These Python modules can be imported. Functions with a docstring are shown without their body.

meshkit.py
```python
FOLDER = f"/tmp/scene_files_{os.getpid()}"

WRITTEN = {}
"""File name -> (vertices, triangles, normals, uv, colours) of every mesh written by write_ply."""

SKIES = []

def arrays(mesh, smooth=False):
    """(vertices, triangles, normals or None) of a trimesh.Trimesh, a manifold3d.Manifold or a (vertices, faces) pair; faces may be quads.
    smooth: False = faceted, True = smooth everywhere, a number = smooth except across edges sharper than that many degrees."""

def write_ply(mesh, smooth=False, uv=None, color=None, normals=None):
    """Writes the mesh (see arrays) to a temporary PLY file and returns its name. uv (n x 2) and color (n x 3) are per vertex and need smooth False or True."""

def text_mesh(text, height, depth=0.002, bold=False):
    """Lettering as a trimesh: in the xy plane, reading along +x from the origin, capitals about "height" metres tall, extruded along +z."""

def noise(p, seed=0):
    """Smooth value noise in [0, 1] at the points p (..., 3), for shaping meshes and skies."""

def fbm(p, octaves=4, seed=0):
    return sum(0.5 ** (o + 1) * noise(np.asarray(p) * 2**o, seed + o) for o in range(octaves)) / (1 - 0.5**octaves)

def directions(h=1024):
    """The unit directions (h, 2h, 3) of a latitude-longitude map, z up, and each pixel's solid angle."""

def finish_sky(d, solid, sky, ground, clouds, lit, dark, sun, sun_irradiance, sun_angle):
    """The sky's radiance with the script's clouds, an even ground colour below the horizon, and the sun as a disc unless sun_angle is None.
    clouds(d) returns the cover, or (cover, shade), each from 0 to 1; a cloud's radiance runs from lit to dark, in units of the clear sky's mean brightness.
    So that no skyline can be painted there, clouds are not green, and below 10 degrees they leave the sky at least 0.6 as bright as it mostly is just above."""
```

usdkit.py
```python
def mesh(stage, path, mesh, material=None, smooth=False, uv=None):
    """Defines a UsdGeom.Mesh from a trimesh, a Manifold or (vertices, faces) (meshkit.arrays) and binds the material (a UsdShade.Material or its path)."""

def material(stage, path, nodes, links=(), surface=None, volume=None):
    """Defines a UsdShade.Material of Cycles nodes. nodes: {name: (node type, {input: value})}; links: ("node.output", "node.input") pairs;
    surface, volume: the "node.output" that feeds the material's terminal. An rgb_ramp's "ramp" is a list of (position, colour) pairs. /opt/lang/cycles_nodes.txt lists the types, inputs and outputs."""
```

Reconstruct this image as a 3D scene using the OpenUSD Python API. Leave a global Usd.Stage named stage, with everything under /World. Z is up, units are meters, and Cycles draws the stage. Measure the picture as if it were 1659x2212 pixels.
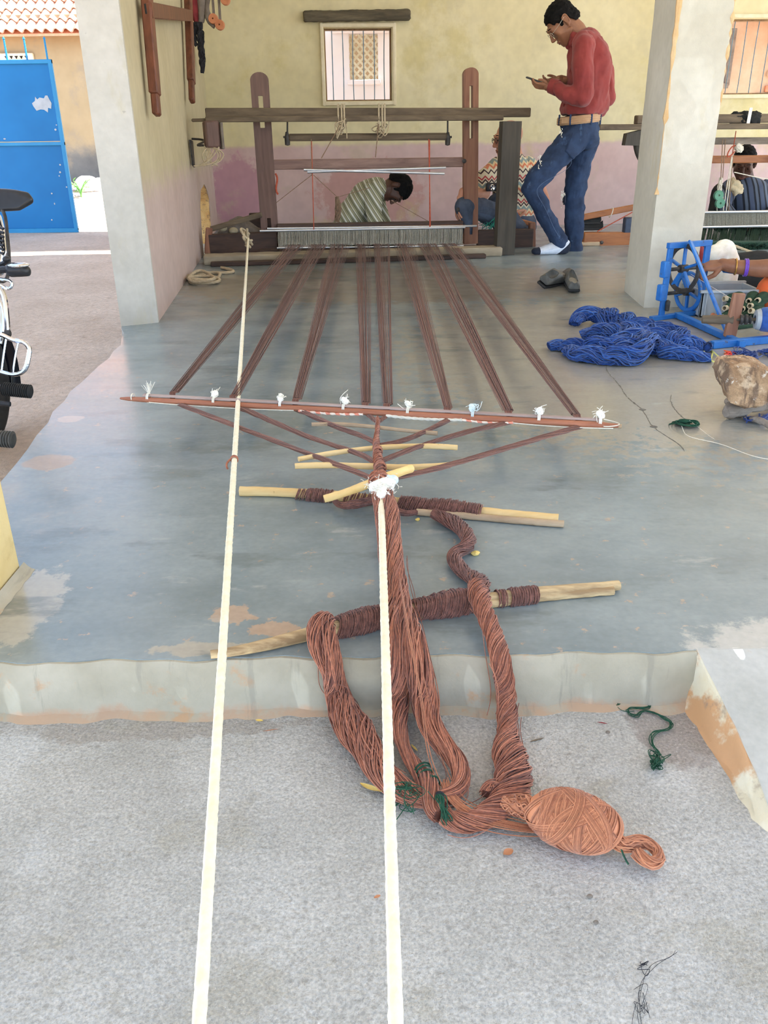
import math, random
import numpy as np, trimesh, usdkit, meshkit
import manifold3d as m3
from scipy.interpolate import CubicSpline
from scipy.sparse import coo_matrix
from scipy.sparse.csgraph import connected_components
from shapely.geometry import Polygon
from pxr import Usd, UsdGeom, UsdLux, UsdShade, Gf, Sdf, Vt

stage = Usd.Stage.CreateInMemory()
WORLD = UsdGeom.Xform.Define(stage, '/World')
UsdGeom.Scope.Define(stage, '/World/Looks')
RNG = np.random.default_rng(7)
PI = math.pi

# ------------------------------------------------------------------ camera
W, H, FPX = 1659, 2212, 1790.0
PITCH, ROLL = math.radians(24.7), math.radians(0.75)
EYE = np.array([0, 0, 0.85])
FWD = np.array([0, math.cos(PITCH), -math.sin(PITCH)])
_u = np.array([0, math.sin(PITCH), math.cos(PITCH)]); _r = np.array([1.0, 0, 0])
RIGHT = _r * math.cos(ROLL) - _u * math.sin(ROLL)
UP = _u * math.cos(ROLL) + _r * math.sin(ROLL)
cam = UsdGeom.Camera.Define(stage, '/World/camera')
cam.CreateHorizontalApertureAttr(36.0)
cam.CreateVerticalApertureAttr(36.0 * H / W)
cam.CreateFocalLengthAttr(36.0 * FPX / W)
cam.CreateClippingRangeAttr(Gf.Vec2f(0.03, 500))
cam.CreateExposureAttr(0.62)
cam.AddTransformOp().Set(Gf.Matrix4d(*RIGHT, 0, *UP, 0, *(-FWD), 0, *EYE, 1))

# ------------------------------------------------------------------ sky and sun
SUN_EL, SUN_AZ = math.radians(48), math.radians(91)     # afternoon sun from the right, over the shed roof
TO_SUN = np.array([math.sin(SUN_AZ) * math.cos(SUN_EL), -math.cos(SUN_AZ) * math.cos(SUN_EL), math.sin(SUN_EL)])
sky_mat = usdkit.material(stage, '/World/Looks/sky_air', {
    "tc": ("texture_coordinate", {}),
    "sky": ("sky_texture", {"sky_type": "multiple_scattering", "sun_disc": False, "sun_elevation": SUN_EL, "sun_rotation": PI - SUN_AZ, "aerosol_density": 2.0}),
    "dim": ("mix_color", {"blend_type": "multiply", "fac": 1.0, "b": (.17, .17, .17), "use_clamp": False}),
    "nz": ("noise_texture", {"scale": 2.2, "detail": 4.0, "roughness": .55}),
    "rp": ("rgb_ramp", {"ramp": [(0.32, (.14,) * 3), (0.66, (.62,) * 3)]}),
    "mx": ("mix_color", {"blend_type": "mix", "b": (1.16, 1.16, 1.16), "use_clamp": False}),
    "bg": ("background_shader", {"strength": 1.0})},
    [("tc.generated", "sky.vector"), ("sky.color", "dim.a"), ("tc.generated", "nz.vector"), ("nz.fac", "rp.fac"), ("rp.color", "mx.fac"),
     ("dim.result", "mx.a"), ("mx.result", "bg.color")], surface="bg.background")
dome = UsdLux.DomeLight.Define(stage, '/World/sky')
dome.CreateIntensityAttr(1.0)
UsdShade.MaterialBindingAPI.Apply(dome.GetPrim()).Bind(sky_mat)
sun = UsdLux.DistantLight.Define(stage, '/World/sun')
sun.CreateIntensityAttr(3.5); sun.CreateNormalizeAttr(True); sun.CreateAngleAttr(0.6); sun.CreateColorAttr(Gf.Vec3f(1, .94, .84))
_z = TO_SUN; _x = np.cross([0, 0, 1.0], _z); _x /= np.linalg.norm(_x); _y = np.cross(_z, _x)
sun.AddTransformOp().Set(Gf.Matrix4d(*_x, 0, *_y, 0, *_z, 0, 0, -20, 15, 1))

# ------------------------------------------------------------------ where the photograph's points lie in the place
def V(*a): return np.array(a, float)
def ray(px, py): return FWD + RIGHT * (px - W / 2) / FPX - UP * (py - H / 2) / FPX
def on_z(px, py, z=0.0): d = ray(px, py); return EYE + d * (z - EYE[2]) / d[2]
def on_plane(px, py, n, c): d = ray(px, py); return EYE + d * (c - EYE @ n) / (d @ n)
def on_y(px, py, y): return on_plane(px, py, V(0, 1, 0), y)
def at_d(px, py, t): return EYE + ray(px, py) * t
def loom(px, py, off=0.0): return on_plane(px, py, V(-.126, 1, 0), 6.183 + off)   # planes parallel to the looms
def back(px, py, off=0.0): return on_plane(px, py, V(-.08, 1, 0), 8.318 + off)    # the back wall's plane
LW_A, LW_B = V(-1.106, 4.128, 0), V(-1.523, 8.196, 0)
_ln = V(-(LW_B - LW_A)[1], (LW_B - LW_A)[0], 0); _ln /= np.linalg.norm(_ln)       # points out of the room (-x)
def leftwall(px, py, off=0.0): return on_plane(px, py, _ln, LW_A @ _ln + off)
def vert_plane(px, py, a, b):
    n = V(-(b - a)[1], (b - a)[0], 0); n /= np.linalg.norm(n); return on_plane(px, py, n, a @ n)

# ------------------------------------------------------------------ prims
_names, _base = {}, {}
def numbered(parent, name):
    k = (parent, name); n = _names.get(k, -1) + 1; _names[k] = n
    return name if n == 0 else f'{name}_{n:03d}'
def say(prim, label=None, cat=None, group=None, kind=None):
    for k, v in (('label', label), ('category', cat), ('group', group), ('kind', kind)):
        if v: prim.SetCustomDataByKey(k, v)
    return prim
def thing(name, label, cat, loc, group=None):
    p = '/World/' + numbered('/World', name)
    x = UsdGeom.Xform.Define(stage, p); x.AddTranslateOp().Set(Gf.Vec3d(*map(float, loc)))
    _base[p] = np.array(loc, float)
    return say(x.GetPrim(), label, cat, group)
ISLANDS = set()
def toned(m):
    """Gives every separate thread of a mesh its own tone (primvar read by the yarn materials)."""
    f = np.array(m.GetFaceVertexIndicesAttr().Get()).reshape(-1, 3); n = len(m.GetPointsAttr().Get())
    _, c = connected_components(coo_matrix((np.ones(2 * len(f)), (np.r_[f[:, 0], f[:, 1]], np.r_[f[:, 1], f[:, 2]])), shape=(n, n)), False)
    t = np.random.default_rng(n).uniform(size=c.max() + 1)[c]
    UsdGeom.PrimvarsAPI(m).CreatePrimvar('tone', Sdf.ValueTypeNames.FloatArray, 'vertex').Set(Vt.FloatArray.FromNumpy(t.astype(np.float32)))
def part(parent, name, mesh, material, smooth=40, label=None, kind=None):
    pp = str(parent.GetPath()); path = pp + '/' + numbered(pp, name); base = _base.get(pp, np.zeros(3))
    v, f = geo(mesh); isl = str(material.GetPath()) in ISLANDS
    m = usdkit.mesh(stage, path, (v - base, f), material, True if isl else smooth)
    if isl: toned(m)
    _base[path] = base
    return say(m.GetPrim(), label, kind=kind)
def solo(name, mesh, material, label, cat, group=None, smooth=40, kind=None):
    p = '/World/' + numbered('/World', name); v, f = geo(mesh)
    lo, hi = v.min(0), v.max(0); base = V((lo[0] + hi[0]) / 2, (lo[1] + hi[1]) / 2, lo[2])
    m = usdkit.mesh(stage, p, (v - base, f), material, smooth)
    m.AddTranslateOp().Set(Gf.Vec3d(*map(float, base))); _base[p] = base
    return say(m.GetPrim(), label, cat, group, kind)
def struct(name, mesh, material, label, smooth=40):
    p = '/World/' + numbered('/World', name); v, f = geo(mesh)
    m = usdkit.mesh(stage, p, (v, f), material, smooth); _base[p] = np.zeros(3)
    return say(m.GetPrim(), label, name.split('_')[0], kind='structure')

# ------------------------------------------------------------------ geometry
def geo(m):
    if hasattr(m, 'to_mesh'):
        q = m.to_mesh(); return np.array(q.vert_properties[:, :3], float), np.array(q.tri_verts, int)
    if isinstance(m, (tuple,)): return np.asarray(m[0], float), np.asarray(m[1], int)
    if isinstance(m, list): return join(m)
    return np.array(m.vertices, float), np.array(m.faces, int)
def join(ms):
    vs, fs, n = [], [], 0
    for m in ms:
        v, f = geo(m); vs.append(v); fs.append(f + n); n += len(v)
    return np.vstack(vs), np.vstack(fs)
def hull(pts):
    pts = np.asarray(pts, float); return trimesh.convex.convex_hull(pts)
def frame(x, up=(0, 0, 1)):
    x = np.asarray(x, float); x = x / np.linalg.norm(x); z = np.asarray(up, float); z = z - x * (z @ x)
    if np.linalg.norm(z) < 1e-6: z = V(0, 1, 0) - x * x[1]
    z /= np.linalg.norm(z); return np.stack([x, np.cross(z, x), z], 1)
def cbox(size, ch=.004):
    s = np.asarray(size, float) / 2; c = min(ch, s.min() * .6); P = []
    for a in (-1, 1):
        for b in (-1, 1):
            for d in (-1, 1):
                k = V(a, b, d)
                for i in range(3):
                    q = s - c; q = q.copy(); q[i] = s[i]; P.append(k * q)
    return hull(P)
def placed(m, loc, rot=None):
    v, f = geo(m); v = v if rot is None else v @ np.asarray(rot).T; return v + np.asarray(loc, float), f
def beam(p0, p1, w, h, ch=.004, up=(0, 0, 1)):
    p0, p1 = np.asarray(p0, float), np.asarray(p1, float); L = np.linalg.norm(p1 - p0)
    return placed(cbox((L, w, h), ch), (p0 + p1) / 2, frame(p1 - p0, up))
def block(lo, hi, ch=.004):
    lo, hi = np.asarray(lo, float), np.asarray(hi, float); return placed(cbox(hi - lo, ch), (lo + hi) / 2)
def spline(pts, n):
    p = np.asarray(pts, float); s = np.r_[0, np.cumsum(np.maximum(np.linalg.norm(np.diff(p, axis=0), axis=1), 1e-6))]
    return CubicSpline(s, p)(np.linspace(0, s[-1], n)) if len(p) > 2 else p[0] + (p[-1] - p[0]) * np.linspace(0, 1, n)[:, None]
def frames(p):
    t = np.gradient(p, axis=0); t /= np.linalg.norm(t, axis=1, keepdims=True) + 1e-12
    a = np.zeros_like(p); v = np.cross(t[0], [0, 0, 1.0])
    if np.linalg.norm(v) < 1e-3: v = np.cross(t[0], [1.0, 0, 0])
    for i in range(len(p)):
        v = v - t[i] * (v @ t[i]); v /= np.linalg.norm(v) + 1e-12; a[i] = v
    return t, a, np.cross(t, a)
def tube(path, r, n=8, cap=True, lobes=0, depth=.15, turn=0.0, flat=1.0):
    p = np.asarray(path, float); k = len(p); r = np.broadcast_to(np.asarray(r, float), (k,))
    t, a, b = frames(p); th = np.arange(n) * 2 * PI / n
    s = np.r_[0, np.cumsum(np.linalg.norm(np.diff(p, axis=0), axis=1))]
    rr = r[:, None] * np.ones((1, n))
    if lobes: rr = rr * (1 - depth + depth * 2 * np.abs(np.cos(lobes / 2 * (th[None] - turn * s[:, None]))))
    v = p[:, None] + rr[..., None] * (np.cos(th)[None, :, None] * a[:, None] + flat * np.sin(th)[None, :, None] * b[:, None])
    i, j = np.meshgrid(np.arange(k - 1), np.arange(n), indexing='ij'); j2 = (j + 1) % n
    q = np.stack([i * n + j, i * n + j2, (i + 1) * n + j2, (i + 1) * n + j], -1).reshape(-1, 4)
    f = np.vstack([q[:, [0, 1, 2]], q[:, [0, 2, 3]]]); v = v.reshape(-1, 3)
    if cap:
        c0, c1 = len(v), len(v) + 1; v = np.vstack([v, p[0], p[-1]]); jj = np.arange(n); j3 = (jj + 1) % n
        f = np.vstack([f, np.stack([np.full(n, c0), j3, jj], 1), np.stack([np.full(n, c1), (k - 1) * n + jj, (k - 1) * n + j3], 1)])
    return v, f
def rod(p0, p1, r, n=12, r1=None):
    p0, p1 = np.asarray(p0, float), np.asarray(p1, float)
    return tube(np.stack([p0, p1]), [r, r if r1 is None else r1], n)
def lathe(profile, loc, axis=(0, 0, 1), n=24):
    pr = np.asarray(profile, float); th = np.arange(n) * 2 * PI / n; k = len(pr)
    v = np.stack([pr[:, None, 0] * np.cos(th), pr[:, None, 0] * np.sin(th), np.repeat(pr[:, 1:2], n, 1)], -1).reshape(-1, 3)
    i, j = np.meshgrid(np.arange(k - 1), np.arange(n), indexing='ij'); j2 = (j + 1) % n
    q = np.stack([i * n + j, i * n + j2, (i + 1) * n + j2, (i + 1) * n + j], -1).reshape(-1, 4)
    f = np.vstack([q[:, [0, 1, 2]], q[:, [0, 2, 3]]])
    z = np.asarray(axis, float); z /= np.linalg.norm(z); x = np.cross([0, 1.0, 0], z)
    if np.linalg.norm(x) < 1e-3: x = V(1, 0, 0)
    x /= np.linalg.norm(x)
    return placed((v, f), loc, np.stack([x, np.cross(z, x), z], 1))
def prism(poly, h, z0=0.0):
    m = trimesh.creation.extrude_polygon(Polygon(poly), h, engine='earcut'); m.apply_translation([0, 0, z0]); return m
def slab_pts(a, b, c, d, th, n=None):     # four corners of a face, thickened by th along n
    q = np.array([a, b, c, d], float); k = np.cross(q[1] - q[0], q[3] - q[0]); k /= np.linalg.norm(k); k = k if n is None else np.asarray(n, float)
    return hull(np.vstack([q, q + k * th]))
def solid(m): v, f = geo(m); return m3.Manifold(m3.Mesh(np.ascontiguousarray(v, np.float32), np.ascontiguousarray(f, np.uint32)))
_ico = trimesh.creation.icosphere(2).vertices; _ico3 = trimesh.creation.icosphere(3)
def ball_pts(p, r, rot=None):
    q = _ico * np.asarray(r, float); q = q if rot is None else q @ np.asarray(rot).T; return q + np.asarray(p, float)
def ellip(p, r, rot=None, sub=3):
    m = trimesh.creation.icosphere(sub); q = m.vertices * np.asarray(r, float); q = q if rot is None else q @ np.asarray(rot).T
    return q + np.asarray(p, float), m.faces
def flesh(chains, edge=.02, it=12, extra=()):
    """One continuous surface: every chain is a list of (point, radius[, rotation]); each pair of neighbours is bridged by its hull."""
    parts = list(extra)
    for ch in chains:
        if ch and ch[0] == 'hull':
            parts.append(m3.Manifold.hull_points(np.vstack([ball_pts(*q) for q in ch[1:]]))); continue
        if len(ch) == 1: parts.append(m3.Manifold.hull_points(ball_pts(*ch[0])))
        for q, w in zip(ch, ch[1:]): parts.append(m3.Manifold.hull_points(np.vstack([ball_pts(*q), ball_pts(*w)])))
    m = m3.Manifold.batch_boolean(parts, m3.OpType.Add).refine_to_length(edge)
    v, f = geo(m); t = trimesh.Trimesh(v, f, process=True)
    v0 = t.vertices.copy(); trimesh.smoothing.filter_taubin(t, lamb=.5, nu=.52, iterations=it)
    far = ~(np.linalg.norm(t.vertices - v0, axis=1) < 1.6 * edge); w = t.vertices.copy(); w[far] = v0[far]; t.vertices = w; return t
def ruffle(t, amp, scale, seed=0, stretch=(1, 1, 1)):
    n = t.vertex_normals; q = t.vertices * np.asarray(stretch) * scale
    return trimesh.Trimesh(t.vertices + n * ((meshkit.fbm(q, 3, seed) - .5) * 2 * amp)[:, None], t.faces, process=False)
def strands(path, R, N, r, twist=0.0, seed=0, n=60, wob=.25, flat=1.0, sides=4, core=.8, spread=.0, floor=None):
    """A hank: N threads that run along a path, twisting about it; R is a radius or one per path point."""
    g = np.random.default_rng(seed); p = spline(path, n); t, a, b = frames(p)
    u = np.linspace(0, 1, n); R = np.interp(u, np.linspace(0, 1, len(np.atleast_1d(R))), np.atleast_1d(R))
    s = np.r_[0, np.cumsum(np.linalg.norm(np.diff(p, axis=0), axis=1))]; out = []
    for k in range(N):
        rho = math.sqrt(g.uniform(.35, 1.0)); ph = g.uniform(0, 2 * PI)
        fr, fp = g.uniform(1, 4), g.uniform(0, 6)
        ang = ph + twist * s + wob * np.sin(fr * 2 * PI * u + fp)
        rad = R * rho * (1 + wob * .35 * np.sin(g.uniform(2, 6) * PI * u + g.uniform(0, 6)) + spread * g.normal() * np.sin(PI * u))
        c = p + rad[:, None] * (np.cos(ang)[:, None] * a + flat * np.sin(ang)[:, None] * b)
        if floor is not None: c[:, 2] = np.maximum(c[:, 2], np.asarray(floor) + r)
        out.append(tube(c, r * g.uniform(.8, 1.25), sides, False))
    if core:
        c = p.copy()
        out.append(tube(c, R * core, 10, True, flat=flat))
    return join(out)
def wrap(p0, p1, r0, r1, turns, r, seed=0, lean=.0):
    """Yarn wound round a stick from p0 to p1."""
    g = np.random.default_rng(seed); n = int(turns * 12) + 1; u = np.linspace(0, 1, n)
    p0, p1 = np.asarray(p0, float), np.asarray(p1, float); F = frame(p1 - p0); L = np.linalg.norm(p1 - p0)
    th = u * turns * 2 * PI; R = np.interp(u, [0, .5, 1], [r0, r1, r0]) * (1 + .08 * np.sin(u * 31 + g.uniform(0, 6)) + .05 * g.normal(size=n))
    x = u * L + lean * np.sin(th) + .002 * np.sin(th * .37)
    q = p0 + x[:, None] * F[:, 0] + R[:, None] * (np.cos(th)[:, None] * F[:, 1] + np.sin(th)[:, None] * F[:, 2])
    return tube(q, r, 4, False)

# ------------------------------------------------------------------ materials
def S(r, g, b): c = np.array([r, g, b]) / 255.0; return tuple(float(x) for x in np.where(c <= .04045, c / 12.92, ((c + .055) / 1.055) ** 2.4))
def mul(c, k): return tuple(float(x * k) for x in c)
MATS = {}
def surf(name, lo, hi=None, scale=6.0, rough=.7, stretch=(1, 1, 1), bump=None, metal=0.0, detail=5.0, blots=(), zones=(), spec=.5, sheen=0.0, contrast=(.3, .7), rvar=0.0, fine=None, distort=0.0, layers=(), island=False):
    """Principled surface whose colour runs lo..hi over noise. bump: (scale, strength, distance). zones: (z, softness, colour lo, colour hi) below z. blots: (centre, radii, colour, edge noise)."""
    hi = hi or lo
    N = {"g": ("geometry", {}), "m": ("mapping", {"scale": stretch}), "n": ("noise_texture", {"scale": scale, "detail": detail, "roughness": .6, "distortion": distort}),
         "r": ("rgb_ramp", {"ramp": [(contrast[0], lo), (contrast[1], hi)]}), "p": ("principled_bsdf", {"roughness": rough, "metallic": metal, "specular_ior_level": spec, "sheen_weight": sheen})}
    L = [("g.position", "m.vector"), ("m.vector", "n.vector"), (("at.fac" if island else "n.fac"), "r.fac")]; col = "r.color"
    if island: N["at"] = ("attribute", {"attribute": "tone"}); ISLANDS.add('/World/Looks/' + name)
    def over(k, fac, c):
        nonlocal col
        N[k] = ("mix_color", {"blend_type": "mix"})
        L.extend([(fac, k + ".fac"), (col, k + ".a")])
        if isinstance(c, str): L.append((c, k + ".b"))
        else: N[k][1]["b"] = c
        col = k + ".result"
    if zones or blots:
        N["e"] = ("noise_texture", {"scale": 9.0 if zones else 21.0, "detail": 7.0, "roughness": .68}); L.append(("g.position", "e.vector"))
    if zones: N["xyz"] = ("separate_xyz", {}); L.append(("g.position", "xyz.vector"))
    for i, (z, soft, c0, c1, wob) in enumerate(zones):
        a, b, c, d = f"za{i}", f"zb{i}", f"zc{i}", f"zd{i}"
        N[a] = ("math", {"math_type": "multiply_add", "value2": wob, "value3": -wob / 2}); L.append(("e.fac", a + ".value1"))
        N[b] = ("math", {"math_type": "add"}); L.extend([("xyz.z", b + ".value1"), (a + ".value", b + ".value2")])
        N[c] = ("map_range", {"range_type": "smoothstep", "from_min": z - soft, "from_max": z + soft, "to_min": 1.0, "to_max": 0.0, "clamp": True}); L.append((b + ".value", c + ".value"))
        N[d] = ("rgb_ramp", {"ramp": [(contrast[0], c0), (contrast[1], c1)]}); L.append(("n.fac", d + ".fac"))
        over(f"zm{i}", c + ".result", d + ".color")
    for i, (cen, rad, c, en) in enumerate(blots):
        a, b, d, e = f"ba{i}", f"bb{i}", f"bd{i}", f"be{i}"
        N[a] = ("mapping", {"mapping_type": "texture", "location": cen, "scale": rad}); L.append(("g.position", a + ".vector"))
        N[b] = ("gradient_texture", {"gradient_type": "spherical"}); L.append((a + ".vector", b + ".vector"))
        N[d] = ("math", {"math_type": "multiply_add", "value2": en}); L.extend([("e.fac", d + ".value1"), (b + ".fac", d + ".value3")])
        N[e] = ("map_range", {"range_type": "smoothstep", "from_min": .5 * en + .22, "from_max": .5 * en + .36, "to_min": 0.0, "to_max": 1.0, "clamp": True}); L.append((d + ".value", e + ".value"))
        over(f"bm{i}", e + ".result", c)
    for i, (sc, thr, c, amt, st) in enumerate(layers):   # blotches spread over the whole surface
        a, b, d = f"la{i}", f"lb{i}", f"lm{i}"
        N[d] = ("mapping", {"scale": st}); L.append(("g.position", d + ".vector"))
        N[a] = ("noise_texture", {"scale": sc, "detail": 6.0, "roughness": .65}); L.append((d + ".vector", a + ".vector"))
        N[b] = ("map_range", {"range_type": "smoothstep", "from_min": thr - .05, "from_max": thr + .05, "to_min": 0.0, "to_max": amt, "clamp": True}); L.append((a + ".fac", b + ".value"))
        over(f"lx{i}", b + ".result", c)
    if fine:
        N["fn"] = ("noise_texture", {"scale": fine[0], "detail": 3.0}); L.append(("g.position", "fn.vector"))
        N["fr"] = ("rgb_ramp", {"ramp": [(.3, (1 - fine[1],) * 3), (.7, (1 + fine[1],) * 3)]}); L.append(("fn.fac", "fr.fac"))
        N["fm"] = ("mix_color", {"blend_type": "multiply", "fac": 1.0, "use_clamp": False}); L.extend([(col, "fm.a"), ("fr.color", "fm.b")]); col = "fm.result"
    L.append((col, "p.base_color"))
    if rvar:
        N["rr"] = ("map_range", {"from_min": .3, "from_max": .7, "to_min": rough - rvar, "to_max": rough + rvar, "clamp": True}); L.extend([("n.fac", "rr.value"), ("rr.result", "p.roughness")])
    if bump:
        N["bn"] = ("noise_texture", {"scale": bump[0], "detail": 5.0, "roughness": .65}); N["bm"] = ("mapping", {"scale": stretch})
        N["bu"] = ("bump", {"strength": bump[1], "distance": bump[2]}); L.extend([("g.position", "bm.vector"), ("bm.vector", "bn.vector"), ("bn.fac", "bu.height"), ("bu.normal", "p.normal")])
    MATS[name] = usdkit.material(stage, '/World/Looks/' + name, N, L, surface="p.BSDF"); return MATS[name]
def wood(name, lo, hi, axis, rough=.6, scale=9.0, **k):
    st = [1.0, 1.0, 1.0]; st[axis] = .09
    return surf(name, lo, hi, scale=scale * 3, rough=rough, stretch=tuple(st), bump=(60, .25, .002), distort=.6, **k)
def banded(name, vec, freq, ramp, rough=.85, zig=None, noise=.0):
    """Printed cloth: colour bands across direction vec (per metre: freq); zig=(direction, period, height) makes chevrons."""
    N = {"g": ("geometry", {}), "d": ("mapping", {"scale": vec}), "s": ("separate_xyz", {}), "a1": ("math", {"math_type": "add"}), "a2": ("math", {"math_type": "add"}),
         "mu": ("math", {"math_type": "multiply", "value2": freq}), "fr": ("math", {"math_type": "fraction"}), "r": ("rgb_ramp", {"ramp": ramp, "interpolate": False}), "p": ("principled_bsdf", {"roughness": rough, "sheen_weight": .1})}
    L = [("g.position", "d.vector"), ("d.vector", "s.vector"), ("s.x", "a1.value1"), ("s.y", "a1.value2"), ("a1.value", "a2.value1"), ("s.z", "a2.value2")]; src = "a2.value"
    if zig:
        N |= {"zd": ("mapping", {"scale": zig[0]}), "zs": ("separate_xyz", {}), "z1": ("math", {"math_type": "add"}), "z2": ("math", {"math_type": "add"}),
              "pp": ("math", {"math_type": "pingpong", "value2": zig[1]}), "zh": ("math", {"math_type": "multiply_add", "value2": zig[2]})}
        L += [("g.position", "zd.vector"), ("zd.vector", "zs.vector"), ("zs.x", "z1.value1"), ("zs.y", "z1.value2"), ("z1.value", "z2.value1"), ("zs.z", "z2.value2"), ("z2.value", "pp.value1"), ("pp.value", "zh.value1"), (src, "zh.value3")]; src = "zh.value"
    L += [(src, "mu.value1"), ("mu.value", "fr.value1"), ("fr.value", "r.fac"), ("r.color", "p.base_color")]
    MATS[name] = usdkit.material(stage, '/World/Looks/' + name, N, L, surface="p.BSDF"); return MATS[name]

STAIN = S(176, 152, 130)
# cement floor: sky reflection tinted blue into its base colour, polished skin, clay stains, the pale worn corner on the right
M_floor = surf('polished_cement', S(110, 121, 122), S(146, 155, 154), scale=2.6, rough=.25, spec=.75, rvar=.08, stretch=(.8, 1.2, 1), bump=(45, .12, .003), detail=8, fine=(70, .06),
    layers=[(3.4, .60, S(103, 111, 109), .7, (.6, 1.7, 1)), (6.0, .66, S(174, 175, 168), .55, (.6, 1.5, 1)), (22.0, .72, S(112, 118, 120), .5, (1, 1, 1)), (1.3, .62, S(164, 156, 144), .6, (1, 1, 1))],
    blots=[(tuple(on_z(106, 998)), (.10, .085, .1), S(160, 142, 124), .5), (tuple(on_z(150, 905)), (.06, .05, .1), S(164, 156, 146), .9),
           (tuple(on_z(500, 1330)), (.06, .05, .1), STAIN, 1.9), (tuple(on_z(590, 1360)), (.07, .035, .1), STAIN, 1.9), (tuple(on_z(440, 1402)), (.13, .03, .1), S(168, 160, 144), 1.6),
           ((-.72, 1.42, 0), (.10, .2, .1), S(172, 168, 158), 1.2), ((.95, 1.24, 0), (.55, .17, .2), S(184, 181, 172), .7), (tuple(on_z(1440, 850)), (.12, .05, .1), S(190, 188, 180), .9),
           ((1.0, 3.4, 0), (1.3, 1.7, .2), S(150, 145, 132), 1.2), ((.2, 5.2, 0), (2.2, .9, .2), S(136, 130, 118), .9)])
M_riser = surf('step_plaster', S(160, 152, 130), S(186, 178, 158), scale=7, rough=.8, bump=(60, .3, .003), zones=[(-.094, .010, S(192, 160, 128), S(184, 156, 130), .10), (.06, .001, S(160, 152, 130), S(186, 178, 158), .0)][:1], layers=[(9, .64, S(196, 146, 98), .6, (1, 1, 1)), (5, .60, S(138, 134, 120), .4, (7, 1, .9))])
M_ramp = surf('ramp_cement', S(172, 170, 160), S(196, 193, 184), scale=5, rough=.7, bump=(70, .25, .003), fine=(90, .06), layers=[(7, .70, S(236, 234, 222), .8, (2.5, .8, 1)), (5, .66, S(198, 160, 118), .5, (1, 1, 1))],
    blots=[(tuple(on_z(1592, 1412, -.01)), (.012, .035, .2), S(240, 238, 230), .5), (tuple(on_z(1612, 1670, -.06)), (.008, .030, .2), S(240, 238, 230), .5)])
M_rampside = surf('ramp_side_clay', S(214, 200, 164), S(226, 220, 200), scale=6, rough=.85, bump=(60, .4, .004), layers=[(7, .52, S(198, 146, 96), .9, (1, 1, 1)), (11, .62, S(150, 128, 108), .7, (1, 1, 1))])
M_yard = surf('rough_concrete', S(192, 188, 178), S(220, 216, 207), scale=5, rough=.9, bump=(130, 1.0, .010), detail=8, fine=(220, .26), layers=[(4.0, .58, S(186, 178, 158), .5, (1, 1.4, 1)), (110, .60, S(128, 122, 112), .55, (1, 1, 1)), (160, .64, S(232, 229, 222), .6, (1, 1, 1)), (3, .62, S(222, 220, 214), .6, (1, 1, 1))],
    blots=[((-.45, 1.18, -.1), (.4, .06, .3), S(188, 180, 168), 1.4), ((.49, 1.16, -.1), (.09, .16, .3), S(184, 174, 164), 1.3)])
M_sand = surf('packed_sand', S(186, 165, 146), S(208, 188, 170), scale=1.6, rough=.95, bump=(16, .8, .03), detail=9, fine=(26, .12), layers=[(5, .66, S(150, 126, 104), .5, (1, 1, 1))])
YEL0, YEL1, PNK0, PNK1 = S(212, 201, 158), S(226, 217, 180), S(198, 168, 168), S(216, 192, 190)
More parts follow.
